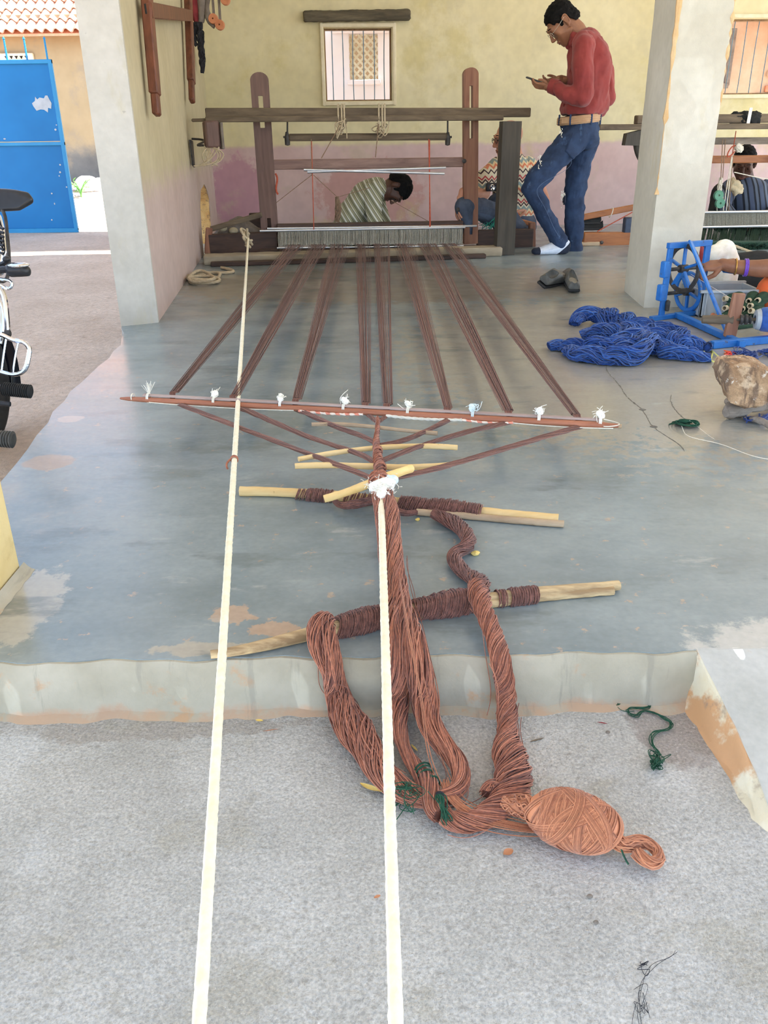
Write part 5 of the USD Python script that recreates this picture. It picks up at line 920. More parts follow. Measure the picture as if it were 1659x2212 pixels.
# ------------------------------------------------------------------ the right-hand loom
c0 = loom(1560, 540, .3); c0[2] = 0
l2 = thing('loom', 'second loom, half hidden behind the right pillar, with a dark green warp', 'loom', c0)
lbeam(l2, 'top_beam', (1373, 259), (1760, 254), .42, .07, .062, M_dkwood); lbeam(l2, 'top_beam', (1292, 275), (1760, 272), .36, .06, .040, M_dkwood)
lbeam(l2, 'hanging_beam', (1520, 305), (1760, 303), .50, .05, .050, M_log); lbeam(l2, 'middle_rail', (1500, 345), (1760, 342), .60, .05, .055, M_redwoodx)
p = loom(1368, 298, .40); part(l2, 'bracket_block', hull([p + V(a * .07, b, d) for a, b, d in ((-1, -.05, -.05), (-1, .05, -.05), (1, -.05, -.055), (1, .05, -.055), (-.9, -.05, .03), (-.9, .05, .03), (1, -.05, .06), (1, .05, .06))]), M_blackwood)
part(l2, 'bracket_arm', tube(spline([loom(1376, 312, .4), loom(1380, 330, .4), loom(1392, 350, .4)], 10), [.03] * 9 + [.02], 8), M_blackwood)
lpost(l2, 'post', (1690, 150), (1690, 545), .55, .11, .06, M_redwoodz); lpost(l2, 'post', (1405, 262), (1398, 545), .55, .11, .06, M_redwoodz)
lbeam(l2, 'side_beam', (1257, 517), (1420, 516), .50, .09, .105, M_redwoodx, 'orange-brown base beam'); lbeam(l2, 'side_lever', (1255, 470), (1400, 442), .56, .035, .045, M_redwoodx)
part(l2, 'foot_block', block(*(lambda a: (V(a[0] - .04, a[1] - .05, 0), V(a[0] + .11, a[1] + .07, .032)))(loom(1262, 538, .5)), .006), M_canegrey)
p = loom(1320, 459, .53); part(l2, 'cord_tie', tube(p + .034 * np.stack([.3 * np.cos(np.linspace(0, 2 * PI, 14)), np.sin(np.linspace(0, 2 * PI, 14)), np.cos(np.linspace(0, 2 * PI, 14))], 1), .004, 5), M_ltcord)
part(l2, 'string', rod(loom(1290, 500, .52), loom(1400, 440, .54), .004, 6), M_redcord); part(l2, 'bolt', lathe([(0, -.012), (.012, -.012), (.014, 0), (0, .004)], loom(1300, 524, .445), -LN, 12), M_iron)
for a, b in (((1515, 459), (1700, 456)), ((1515, 491), (1700, 487))): part(l2, 'reed_rod', rod(loom(*a, .34), loom(*b, .34), .010), M_steel)
gk = np.random.default_rng(12); hd = []
for row in range(3):
    for k in range(170):
        u = (k + gk.uniform(-.4, .4)) / 170; hd.append(tube(np.stack([loom(1500 + 190 * u, 460, .36 + .03 * row), loom(1500 + 190 * u, 492, .36 + .03 * row)]), .0026, 3, False))
part(l2, 'heddle_cords', join(hd), M_heddle, 30, 'grey heddle cords', 'stuff')
hd = [];
for k in range(420):
    u = gk.uniform(); x = 1490 + 210 * u; hd.append(tube(np.stack([loom(x, 492 + gk.normal() * 1.5, .40), loom(x - 6, 520 + gk.normal() * 2, .12), loom(x - 10 + gk.normal() * 3, 533 + gk.normal() * 4, -.05)]), .0022, 3, False))
part(l2, 'warp_threads', join(hd), M_greenwarp, 30, 'dark green warp threads', 'stuff')
lbeam(l2, 'cloth_beam', (1490, 530), (1700, 530), .02, .10, .06, M_greenwarp); lbeam(l2, 'sill', (1500, 536), (1700, 552), .0, .10, .03, M_sill)
gk = np.random.default_rng(13)
p = loom(1616, 255, .42); part(l2, 'rag_wrapping', ruffle(flesh([[(p + V(-.11, 0, .0), .045), (p + V(.05, 0, .0), .048)]], .010, 2), .026, 30, 5), M_blkcloth); part(l2, 'white_strap', beam(p + V(-.02, -.075, .07), p + V(-.025, -.075, -.06), .025, .006, .002, (0, 1, 0)), M_rag)
for a, b, m in (((1590, 283), (1581, 340), M_redcord), ((1582, 330), (1562, 455), M_ltcord), ((1583, 330), (1569, 455), M_ltcord), ((1584, 330), (1574, 455), M_cord), ((1567, 300), (1561, 385), M_cord), ((1561, 300), (1556, 410), M_cord), ((1586, 372), (1640, 384), M_ltcord), ((1640, 384), (1700, 392), M_ltcord)): part(l2, 'string', rod(loom(*a, .45), loom(*b, .45), .0036, 5), m)
p = loom(1594, 318, .44); part(l2, 'white_knot', ruffle(flesh([[(p, .028), (p + V(.02, 0, -.02), .022)]], .008, 2), .014, 60, 3), M_ltcord); part(l2, 'loop_cord', tube(spline([p, p + V(-.06, -.01, -.01), p + V(-.075, -.01, -.06), p + V(-.02, 0, -.03)], 16), .005, 5), M_redcord)
p = loom(1556, 398, .46); part(l2, 'yarn_tuft', strands([p + V(0, 0, .05), p, p + V(.005, 0, -.09)], [.012, .02, .014], 20, .003, 9, 4, 14, core=.7), M_ltcord); p = loom(1583, 400, .5); part(l2, 'yarn_tuft', ruffle(flesh([[(p, .05), (p + V(.04, 0, -.03), .045)]], .012, 2), .02, 40, 6), M_cone)
for x, y in ((1552, 422), (1555, 439)): part(l2, 'pulley', lathe([(.008, -.012), (.036, -.014), (.038, -.010), (.030, -.004), (.030, .004), (.038, .010), (.036, .014), (.008, .012), (.008, -.012)], loom(x, y, .44), -LN, 24), M_pulley)
for dx in (-7, 7): part(l2, 'string', rod(loom(1555 + dx, 422, .44), loom(1556 + dx, 458, .44), .003, 5), M_ltcord)
a, b = loom(1560, 520, -.10), loom(1720, 575, -.35); lr = thing('cotton_rope', 'grey cotton rope running from the right loom behind the white cloth', 'rope', (a + b) / 2); part(lr, 'rope', tube(spline([a, (a + b) / 2 - V(0, 0, .01), b], 120), .010, 9, True, 3, .1, 60), M_coilrope)
# things on and by the base beam
def slipper(nm, lab, heel, toe, lift, m, w=.045, cat='shoe', shoe_dark=True):
    t = thing(nm, lab, cat, V((heel + toe)[0] / 2, (heel + toe)[1] / 2, min(heel[2], toe[2]))); x = toe - heel; L = np.linalg.norm(x); F = frame(x); P = lambda a, b, c: heel + F @ V(a * L, b * w, c)
    part(t, 'sole', flesh([['hull', (P(.02, .5, 0), .010), (P(.02, -.5, 0), .010), (P(.35, .6, 0), .010), (P(.35, -.55, 0), .010), (P(.75, .85, 0), .010), (P(.75, -.8, 0), .010), (P(1, .25, 0), .010), (P(1, -.25, 0), .010)]], .012, 1), M_rubber)
    up_ = flesh([['hull', (P(.02, .35, .02), .016), (P(.02, -.35, .02), .016), (P(.4, .5, .02), .015), (P(.4, -.5, .02), .015), (P(.42, 0, .06), .014), (P(.76, .7, .015), .014), (P(.76, -.65, .015), .014), (P(.72, 0, .04), .014), (P(1, 0, .012), .013), (P(0, 0, .055), .010)]], .010, 2)
    hole = solid(ellip(P(.20, 0, .062), (.24 * L, w * .62, .042), F)); up2 = solid(up_) - hole; part(t, 'upper', up2, m, 40); part(t, 'insole', ellip(P(.22, 0, .030), (.20 * L, w * .5, .006), F, 2), M_shoein); return t
for k, dz in enumerate((0, .045)):
    a, b = loom(1298, 497, .58), loom(1255, 497, .60); a[2] = b[2] = loom(1280, 504, .5)[2] + .014 + dz + .012
    slipper('slipper', ('black slipper lying on the orange loom beam, lower of the two', 'black slipper lying on top of the other on the orange beam')[k], a + V(-.02 * k, .0, 0), b + V(-.02 * k - .04, .0, 0), 0, M_blkcloth)
p = loom(1362, 488, .50); p[2] = loom(1300, 504, .5)[2] + .055; solo('box', placed(cbox((.11, .08, .12), .008), p), M_greyjeans, 'small slate-blue box on the orange beam beside the pillar', 'box')
# green strings hung behind the dark post
p = loom(1062, 470, .60); gk = np.random.default_rng(4); solo('string_tuft', join([tube(spline([p + V(.04, 0, .05), p + V(.01 + gk.normal() * .02, gk.normal() * .02, .0), p + V(gk.normal() * .05 - .03, gk.normal() * .03, -.05 + gk.normal() * .03)], 10), .0026, 4, False) for _ in range(46)]), M_teal, 'tuft of teal strings hanging left of the dark loom post', 'strings')

# ------------------------------------------------------------------ the blue spinning wheel
A0, A1 = on_z(1405, 694), on_z(1534, 676); ad = (A1 - A0) / np.linalg.norm(A1 - A0); an = V(-ad[1], ad[0], 0)
wp = lambda px, py, off=0.0: vert_plane(px, py, A0 + an * off, A1 + an * off)
sw = thing('spinning_wheel', 'blue iron spinning wheel frame with two spoked flywheels by the pillar', 'spinning wheel', (A0 + A1) / 2)
def bar(nm, a, b, w=.03, h=.012, m=None, up=None): part(sw, nm, beam(a, b, w, h, .002, an if up is None else up), m or M_bluepaint)
z3 = lambda p, z: V(p[0], p[1], z)
bar('base_bar', z3(A0, .012), z3(A1 + ad * .02, .012), .026, .022, None, (0, 0, 1))
bar('upright', wp(1427, 692), wp(1450, 529), .032, .014); bar('upright', wp(1508, 688), wp(1530, 524), .036, .014); bar('top_bar', wp(1443, 531), wp(1536, 524), .026, .022)
fb = z3(on_z(1566, 733), .015); bar('brace', wp(1491, 521, -.025), fb + V(0, 0, .02), .026, .010)
e0_, e1_b = z3(on_z(1462, 687), .016), z3(on_z(1603, 752), .016); bar('foot_bar', e0_, e1_b, .030, .026, None, (0, 0, 1))
g0, g1 = z3(on_z(1536, 753), .016), z3(on_z(1700, 737), .016); bar('cross_foot', g0, g1, .030, .030, None, (0, 0, 1))
for y in (582, 632): q = wp(1436 - (y - 582) * .16, y, -.015); part(sw, 'bearing_block', placed(cbox((.034, .035, .075), .005), q, np.stack([ad, an, V(0, 0, 1)], 1)), M_bluepaint)
ax = ad * .97 + an * -.10; ax /= np.linalg.norm(ax)
def flywheel(c, R, rim, ns, mrim, ph):
    F = frame(ax); th = np.linspace(0, 2 * PI, 48); circ = c + R * (np.cos(th)[:, None] * F[:, 1] + np.sin(th)[:, None] * F[:, 2]); w_ = part(sw, 'flywheel', tube(circ, rim, 8, False, flat=1.4), mrim)
    part(w_, 'hub', lathe([(0, -.022), (.018, -.022), (.020, 0), (.018, .022), (0, .022)], c, ax, 16), M_iron)
    for k in range(ns): a = ph + k * 2 * PI / ns; d = math.cos(a) * F[:, 1] + math.sin(a) * F[:, 2]; part(w_, 'spoke', beam(c + d * .012, c + d * R, .012, .018, .003, ax), M_bluepaint)
wc1, wc2 = wp(1476, 580, .0), wp(1486, 630, .05)
flywheel(wc1, .104, .0085, 5, M_iron, .3); flywheel(wc2, .088, .008, 5, M_bluepaint, .9)
part(sw, 'axle', rod(wc1 - ax * .11, wc1 + ax * .22, .009), M_iron); part(sw, 'axle', rod(wc2 - ax * .16, wc2 + ax * .10, .009), M_iron)
ck = wc1 + ax * .20; part(sw, 'crank', join([beam(ck, ck + V(.03, -.02, -.02), .018, .01, .002), rod(ck + V(.03, -.02, -.02), ck + V(.09, 0, -.03), .010)]), M_bluepaint)
part(sw, 'bracket', placed(cbox((.02, .03, .05), .004), wp(1441, 660, -.01)), M_iron)
wpz = on_z(1574, 737); wt = V(wpz[0] + .012, wpz[1], .205); part(sw, 'wood_post', beam(z3(wpz, .02), wt, .055, .022, .004, V(.2, -1, 0)), M_redwoodz, label='worn wooden spindle post')
sp_c = vert_plane(1585, 690, wpz - V(1, -.2, 0), wpz + V(1, -.2, 0)); sx = V(1, -.16, .02); sx /= np.linalg.norm(sx)
part(sw, 'spindle', join([rod(sp_c - sx * .13, sp_c - sx * .005, .017, 14, .021), rod(sp_c, sp_c + sx * .2, .007)]), M_dkwood); part(sw, 'spindle_whorl', lathe([(0, 0), (.02, 0), (.022, .01), (.014, .016), (.022, .022), (.022, .03), (.014, .036), (.02, .044), (0, .046)], sp_c + sx * .025, sx, 16), M_iron)
bb = thing('bobbin', 'big bobbin of bright blue yarn on the spindle at the right edge', 'bobbin', sp_c + sx * .19); part(bb, 'yarn', lathe([(0, 0), (.036, .0), (.050, .02), (.055, .06), (.054, .12), (.04, .18), (.02, .2), (0, .2)], sp_c + sx * .095, sx, 28), M_bluecl); part(bb, 'cone', lathe([(.018, -.006), (.040, -.004), (.046, .012), (.030, .012), (.018, -.006)], sp_c + sx * .092, sx, 24), M_crate)
part(sw, 'drive_string', rod(wc1 + V(0, 0, -.03) + ax * .05, sp_c + V(.0, 0, .075), .0012, 4), M_ltcord)
a = on_z(1592, 712); b = on_z(1642, 705); solo('rod', rod(z3(a, .009), z3(b, .009), .009), M_greencl, 'dark green rod lying on the floor under the blue bobbin', 'rod')
# crate with cones
k0, k1 = on_z(1512, 688), on_z(1512, 642, .13); cx0, cy0 = k0[0], k0[1] + .02
cr = thing('crate', 'grey plastic crate of yarn cones behind the spinning wheel', 'crate', V(cx0 + .15, cy0 + .12, 0))
for lo_, hi_, n_ in (((0, 0, 0), (.3, .012, .125), 'front'), ((0, .24, 0), (.3, .252, .125), 'back_side'), ((0, 0, 0), (.012, .25, .125), 'end_side'), ((.29, 0, 0), (.302, .25, .125), 'end_side'), ((0, 0, 0), (.3, .25, .01), 'base')): part(cr, n_, block(V(cx0, cy0, 0) + V(*lo_), V(cx0, cy0, 0) + V(*hi_), .003), M_crate)
part(cr, 'rim', join([block(V(cx0 - .012, cy0 - .014, .118), V(cx0 + .314, cy0 + .004, .132), .003), block(V(cx0 - .012, cy0 + .248, .118), V(cx0 + .314, cy0 + .266, .132), .003)]), M_crate)
for k in range(4): x = cx0 + .02 + k * .08; part(cr, 'rib', block((x, cy0 - .010, .004), (x + .008, cy0, .12), .002), M_crate)
def cone(lab, c, ax_, m, L=.14, r0=.035, r1=.022, nm='yarn_cone', grp=None):
    t = thing(nm, lab, 'yarn cone', c, grp); ax_ = np.asarray(ax_, float); ax_ /= np.linalg.norm(ax_)
    part(t, 'yarn', lathe([(.010, .004), (r0 * .9, .004), (r0, .02), (r1 + (r0 - r1) * .3, L * .7), (r1, L - .02), (.010, L - .012)], c, ax_, 18), m); part(t, 'tube', lathe([(.010, -.006), (.013, -.006), (.013, L + .004), (.009, L + .004), (.009, -.006), (.010, -.006)], c, ax_, 12), M_cone); return t
cone('pale yarn cone standing in the crate, a thread hanging off it', V(*qv(1562, 640, 4.58)), V(.1, -.2, 1), M_cone, .12, .036, .026)
g_ = np.random.default_rng(99)
spots = [(1582, 680, 3.97, 'leftmost of the front row'), (1604, 682, 3.95, 'second of the front row'), (1628, 678, 3.93, 'third of the front row'), (1650, 676, 3.90, 'front row, at the photo edge'), (1590, 662, 4.0, 'leftmost of the middle row'), (1614, 660, 3.99, 'middle of the middle row'), (1640, 658, 3.97, 'right of the middle row'), (1602, 643, 4.03, 'top row, left'), (1628, 640, 4.02, 'top row, middle'), (1652, 642, 4.0, 'top row, at the photo edge')]
for x, y, d, w in spots: cone(f'dark green yarn cone in the heap by the crate, {w}', qv(x, y, d), V(-.8 + .3 * g_.normal(), -.5 + .3 * g_.normal(), .10 * g_.normal()), M_greencl, .10, .030, .018, 'yarn_cone', 'dark green cones heaped by the crate')
for i, (x, y, z) in enumerate(((1546, 684, .02), (1530, 690, .018))):
    c_ = on_z(x, y, z); t = thing('spool', ('small brown wooden spool by the foot of the spinning wheel', 'second wooden spool, nearer the blue frame')[i], 'spool', c_); part(t, 'body', lathe([(.006, -.02), (.017, -.02), (.017, -.012), (.011, -.008), (.011, .008), (.017, .012), (.017, .02), (.006, .02), (.006, -.02)], c_, V(.6, -.8, .1), 16), M_spool)
c_ = qv(1556, 598, 4.62); solo('maroon_cloth', folds(flesh([[(qv(1508, 545, 4.75), (.03, .04, .06)), (V(qv(1512, 575, 4.75)[0], 4.75, .12), (.04, .05, .12))]], .012, 3), .008, 3), M_redcloth, 'scrap of maroon cloth seen through the blue wheel frame', 'cloth')
solo('dark_bundle', folds(flesh([[(V(qv(1555, 640, 4.75)[0], 4.78, .10), (.10, .07, .10)), (V(qv(1630, 640, 4.75)[0], 4.8, .11), (.14, .08, .11))]], .02, 4), .014, 9), M_blkcloth, 'dark bundle of cloth on the floor under the stretched arm', 'bundle')
# ------------------------------------------------------------------ the blue hanks heaped on the floor
bh_ = [('forked upper end of the blue heap, curling at the left', [(1240, 700, .02), (1246, 686, .045), (1285, 680, .05), (1330, 690, .045), (1380, 705, .04), (1430, 712, .035), (1478, 732, .02)], [.022, .034, .045, .040, .034, .034, .026]),
       ('left tongue of the blue heap', [(1186, 750, .018), (1222, 747, .03), (1262, 748, .045), (1320, 744, .055), (1370, 730, .06), (1420, 718, .05)], [.022, .030, .042, .050, .044, .034]),
       ('front roll of the blue heap', [(1225, 760, .022), (1262, 766, .035), (1310, 770, .04), (1360, 768, .045), (1390, 750, .06), (1388, 728, .07), (1365, 712, .06)], [.026, .04, .046, .044, .036, .032, .03]),
       ('long right arm of the blue heap', [(1345, 712, .06), (1385, 724, .075), (1415, 745, .05), (1455, 762, .035), (1500, 768, .03), (1530, 773, .022)], [.03, .036, .036, .034, .032, .022]),
       ('upper right arm of the blue heap', [(1395, 735, .05), (1430, 735, .045), (1470, 742, .04), (1505, 745, .03), (1524, 754, .02)], [.034, .036, .036, .028, .02]),
       ('middle bulk of the blue heap', [(1255, 725, .02), (1290, 718, .045), (1330, 720, .06), (1372, 735, .06), (1350, 752, .06), (1300, 752, .05)], [.024, .04, .046, .046, .044, .03])]
for i, (lb, pts, R_) in enumerate(bh_):
    P_ = [on_z(x, y, z * .8) for x, y, z in pts]; t = thing('blue_hank', f'bright blue crinkled yarn hank, {lb}', 'yarn', P_[2]); R_ = np.array(R_)
    p = spline(P_, 70); p[:, 0] += .010 * np.sin(np.linspace(0, 30 + i, 70)); p[:, 2] = np.maximum(p[:, 2] + .006 * np.sin(np.linspace(0, 41 + i, 70)), .012)
    part(t, 'yarn', strands(p, R_, 170, .0030, 9, 100 + i, 110, .8, .72, 3, 0, floor=.003), M_bluecl, 60); part(t, 'dark_gap_core', ruffle(trimesh.Trimesh(*tube(p, np.interp(np.linspace(0, 1, 70), np.linspace(0, 1, len(R_)), R_) * .74, 14, flat=.7), process=False), .008, 40, i), M_bluecore, 60)  # core coloured darker to imitate shade among the blue strands
def wisps(nm, lab, pts, n, seed, m, r=.0016, sp_=6, z=.004, cat='thread', k=6):
    g2 = np.random.default_rng(seed); out = []
    for _ in range(n):
        q = [on_z(x + g2.normal() * sp_, y + g2.normal() * sp_ * .5, z + abs(g2.normal()) * .006) for x, y in pts]; out.append(tube(spline(q, 10 * len(q)), r, 4, False))
    return solo(nm, join(out), m, lab, cat)
wisps('yellow_string', 'pale yellow string looped at the right tip of the blue heap', [(1515, 762), (1535, 757), (1552, 768), (1558, 778), (1545, 782), (1538, 770), (1532, 757)], 1, 3, M_yelcord, .0030, 1)
wisps('blue_scraps', 'tangle of blue thread scraps before the wheel crossbar', [(1590, 768), (1602, 762), (1620, 766), (1632, 772), (1612, 776), (1595, 775)], 18, 4, M_bluecl, .0022, 7)
wisps('orange_scraps', 'few orange thread scraps between blue heap and scraps', [(1568, 760), (1578, 765), (1570, 768), (1582, 770)], 6, 5, M_sari, .0024, 4)
wisps('blue_scraps', 'blue thread scraps at the right edge, near the crossbar end', [(1648, 762), (1656, 758), (1670, 764), (1660, 768)], 12, 6, M_bluecl, .0022, 5)
wisps('green_thread', 'small dark green thread bunch on the grey floor at right', [(1462, 914), (1480, 910), (1508, 914), (1500, 919), (1475, 917), (1464, 913), (1490, 912)], 14, 7, M_green, .0017, 3)
wisps('white_thread', 'thin white thread trailing on the floor below the green bunch', [(1470, 912), (1476, 930), (1500, 945), (1540, 955), (1600, 975), (1659, 992)], 1, 8, M_ltcord, .0012, 2)
wisps('white_thread', 'short white thread curling from the green bunch', [(1490, 908), (1505, 920), (1530, 940), (1545, 950)], 1, 9, M_ltcord, .0010, 1)
# ------------------------------------------------------------------ stone and logs at the right
lg = [((1568, 868), (1600, 886), .012, 'thin grey branch sticking out left from under the stone'), ((1568, 892), (1700, 868), .026, 'thick grey log lying under the brown stone'), ((1620, 905), (1668, 925), .010, 'thin stick pointing down right in front of the log')]
for a, b, r_, lb in lg:
    a, b = on_z(*a, r_), on_z(*b, r_); n = 24; p = spline([a, (a + b) / 2 + V(0, .01, .006), b], n); solo('log' if r_ > .02 else 'branch', ruffle(trimesh.Trimesh(*tube(p, r_ * np.interp(np.linspace(0, 1, n), [0, .08, 1], [.55, 1, .95]), 12), process=False), r_ * .35, 40, 3), M_log, lb, 'log' if r_ > .02 else 'branch')
sc = on_z(1618, 868); fy_ = on_z(1618, 880, .052)[1]; vm = lambda px, py: on_y(px, py, fy_)
out_ = [vm(x, y) for x, y in ((1562, 820), (1576, 792), (1600, 788), (1640, 786), (1668, 796), (1688, 830), (1678, 866), (1640, 878), (1608, 882), (1580, 866), (1572, 846))]
g_ = np.random.default_rng(14); cn = np.mean(out_, 0); pts = np.vstack([np.array(out_), [cn + (q - cn) * .86 + V(0, .13, .008) for q in out_], [cn + (q - cn) * .88 + V(g_.normal() * .008, -.022, g_.normal() * .006) for q in out_]])
pts[:, 2] = np.maximum(pts[:, 2], .043); stn = trimesh.Trimesh(*geo(solid(hull(pts)).refine_to_length(.010))); stn = ruffle(ruffle(stn, .010, 22, 5), .005, 60, 7); stn.vertices[:, 2] = np.maximum(stn.vertices[:, 2], .041)
solo('stone', stn, M_stone, 'big brown stone block resting on grey logs at the right edge', 'stone', smooth=20)
wisps('blue_scraps', 'blue yarn scraps caught under the grey log', [(1612, 902), (1625, 906), (1650, 900), (1640, 910)], 14, 16, M_bluecl, .002, 5)
# ------------------------------------------------------------------ the man's shoes
hs_, ts_ = on_z(1240, 628, .016), on_z(1226, 588, .02); slipper('shoe', 'grey slip-on shoe standing upright, right one of the pair', hs_, ts_, 0, M_shoe, .05)
ta = thing('shoe', 'grey slip-on shoe tipped on its side, left one of the pair', 'shoe', on_z(1192, 612)); hA, tA_ = on_z(1176, 606, .05), on_z(1224, 592, .05); x = (tA_ - hA); L = np.linalg.norm(x); F = frame(x, V(-.35, -.9, .45)); w = .048; P = lambda a, b, c: hA + V(0, 0, .0) + F @ V(a * L, b * w, c)
part(ta, 'sole', flesh([['hull', (P(.0, .5, -.03), .009), (P(.0, -.5, -.03), .009), (P(.7, .85, -.03), .009), (P(.7, -.8, -.03), .009), (P(1, .25, -.03), .009), (P(1, -.25, -.03), .009)]], .012, 1), M_rubber)
part(ta, 'upper', solid(flesh([['hull', (P(.02, .4, 0), .016), (P(.02, -.4, 0), .016), (P(.42, .5, .03), .016), (P(.42, -.5, .03), .016), (P(.75, .7, -.01), .014), (P(.75, -.65, -.01), .014), (P(1, 0, -.015), .013), (P(0, 0, .03), .012)]], .01, 2)) - solid(ellip(P(.18, 0, .045), (.22 * L, w * .62, .04), F)), M_shoe, 40)
# ------------------------------------------------------------------ coiled rope by the left wall
cr_ = ((404, 602), (422, 592), (455, 589), (470, 596), (455, 604), (424, 604), (406, 597), (427, 585), (452, 595), (442, 606), (414, 608), (404, 603), (430, 597), (464, 600), (470, 606), (440, 611), (409, 610), (417, 600), (446, 591), (462, 590), (474, 578))
pts = [on_z(x + 4, y, .011 + .026 * math.sin(PI * min(1, k / 16)) * (.6 + .4 * (k % 2)) if k < 20 else .011) for k, (x, y) in enumerate(cr_)]
solo('coiled_rope', tube(spline(pts, 420), .0095, 10, True, 3, .12, 60), M_coilrope, 'dusty rope coiled in a heap on the floor by the left wall', 'rope')
# ------------------------------------------------------------------ things hung on the left wall
hf = thing('beam_rack', 'dark brown rack of wooden beams hanging high on the left wall', 'rack', leftwall(360, 100, -.05))
W_ = lambda px, py, off: leftwall(px, py, -off)
for top, bot, wd, off in (((314, -40), (339, 250), .058, .05), ((405, -40), (415, 220), .06, .05)):
    a, b = W_(*top, off), W_(*bot, off); u2 = _ln; sh = part(hf, 'hanging_beam', beam(a, b + (a - b) * .16, .045, .075, .006, V(0, 1, 0)), M_hang); part(sh, 'beam_end', beam(b + (a - b) * .17, b, .036, .056, .008, V(0, 1, 0)), M_hang)
part(hf, 'cross_rail', beam(W_(322, 22, .06), W_(412, 34, .06), .03, .07, .005), M_hang)
part(hf, 'slot', beam(W_(313, 8, .078), W_(316, 30, .078), .006, .016, .001, V(0, 1, 0)), M_dark)
hg_ = lambda px, py, d: on_y(px, py, 7.5 + d)
rg = thing('hanging_rags', 'maroon and grey rags hanging high in the corner by the left wall', 'rags', hg_(420, 0, 0)); 
for pts, R_, m, nm in (([(412, -30), (420, 10), (424, 40), (428, 52)], [.05, .06, .055, .02], M_redcloth, 'maroon_rag'), ([(432, -30), (436, 10), (434, 48)], [.05, .055, .03], M_greycl, 'grey_rag'), ([(404, -30), (408, 20), (414, 40)], [.04, .05, .03], M_blkcloth, 'black_rag'), ([(448, -30), (448, 30), (456, 52), (463, 57)], [.025, .03, .03, .02], M_greycl, 'curled_strap')): part(rg, nm, ruffle(trimesh.Trimesh(*tube(spline([hg_(x, y, 0) for x, y in pts], 30), np.interp(np.linspace(0, 1, 30), np.linspace(0, 1, len(R_)), R_), 14, flat=.7), process=False), .014, 16, 4), m, 60)
for pts, R_, lb in (([(430, 48), (433, 80), (435, 110), (437, 140), (437, 158)], [.022, .026, .022, .024, .010], 'long tail of black yarn hanging below the rags in the corner'), ([(420, 48), (420, 70), (419, 84), (425, 98)], [.016, .018, .024, .012], 'short tail of black yarn hanging left of the long one')):
    p = [hg_(x, y, -.03) for x, y in pts]; q = strands(p, R_, 40, .004, 14, 5, 50, .5, 1, 4, .75); solo('black_yarn_tail', ruffle(trimesh.Trimesh(*q, process=False), .006, 40, 2), M_blkyarn, lb, 'yarn')
for (x, y), lb in (((461, 41), 'orange-brown wooden disc hanging on a strap by the rags, upper of two'), ((475, 54), 'orange-brown wooden disc hanging lowest, right of the rags'), ((487, 0), 'orange-brown wooden disc cut by the top edge of the photo')):
    c_ = hg_(x, y, -.02); t = thing('wooden_disc', lb, 'disc', c_); part(t, 'disc', lathe([(.006, -.02), (.034, -.02), (.037, -.012), (.037, .012), (.034, .02), (.006, .02), (.006, -.02)], c_, V(-.1, -1, .1), 24), M_spool); part(t, 'strap', beam(c_ + V(0, .03, .0), c_ + V(.01, .03, .55 if y > 20 else .3), .02, .006, .002, V(0, 1, 0)), M_greycl)

# ------------------------------------------------------------------ the blue gate
gy_ = 12.49; G = lambda px, py, d=0.0: on_y(px, py, gy_ + d)
p00, p10, p11 = G(-150, 498), G(170, 500), G(122, 128); x1 = p10[0]; x0 = x1 - 2.2; zb, zt = p10[2] + .02, p11[2]; zm = G(150, 306)[2]
gt_ = thing('gate', 'bright blue sheet-iron gate with spikes, standing open on the sand', 'gate', V((x0 + x1) / 2, gy_, zb - .02))
for a, b in ((zm + .03, zt - .03), (zb + .05, zm - .03)): part(gt_, 'panel', block((x0, gy_, a - .02), (x1 - .04, gy_ + .012, b + .02), .002), M_gate)
for z, h_ in ((zt, .05), (zm, .045), (zb + .03, .06)): part(gt_, 'rail', block((x0, gy_ - .022, z - h_), (x1, gy_ + .02, z), .004), M_gatetrim)
for x in (x1 - .05, x0): part(gt_, 'stile', block((x, gy_ - .025, zb), (x + .05, gy_ + .02, zt), .004), M_gatetrim)
for px in (-70, -28, 15, 58, 102):
    b_ = G(px, 124); t_ = G(px, 80); part(gt_, 'spike', join([tube(np.stack([V(b_[0], gy_, zt), V(b_[0], gy_, t_[2] - .03), V(b_[0], gy_, t_[2])]), [.013, .013, .004], 8), lathe([(0, -.015), (.022, 0), (0, .03)], V(b_[0], gy_, t_[2] - .02), (0, 0, 1), 8)]), M_gatetrim)
pst = Polygon([(-.12, .02), (-.08, .045), (-.07, .09), (-.05, .06), (-.02, .08), (.03, .07), (.05, .10), (.075, .1), (.09, .06), (.11, .02), (.095, -.04), (.06, -.03), (.05, -.08), (.01, -.05), (-.03, -.045), (-.08, -.06), (-.11, -.01)]); ps_ = trimesh.creation.extrude_polygon(pst, .003, engine='earcut'); qc = G(92, 227); qq = ps_.vertices
part(gt_, 'torn_paper', (np.stack([qc[0] + qq[:, 0] * 1.15, gy_ - .004 + qq[:, 2], qc[2] + qq[:, 1] * 1.15], 1), ps_.faces), M_crate, False)
gk = np.random.default_rng(55); fl = [(120, 280), (122, 270), (130, 356), (130, 372), (128, 380), (144, 404), (152, 400), (118, 440), (112, 418), (10, 300), (112, 475), (146, 312), (150, 395)]
for ms_ in [(lambda c_, a, b: hull([c_ + V(a * math.cos(t), 0, b * math.sin(t)) + V(0, d, 0) for t in np.linspace(0, 5.5, 6) for d in (0, .003)]))(V(G(x, y)[0], gy_ - .004, G(x, y)[2]), gk.uniform(.008, .018), gk.uniform(.006, .016)) for x, y in fl]: part(gt_, 'chipped_spot', ms_, M_crate)
post = solo('gate_post', block((x1 + .03, gy_ - .08, zb - .05), (x1 + .10, gy_ - .02, zt + .05), .006), M_gatetrim, 'slim post', 'post') if 0 else None
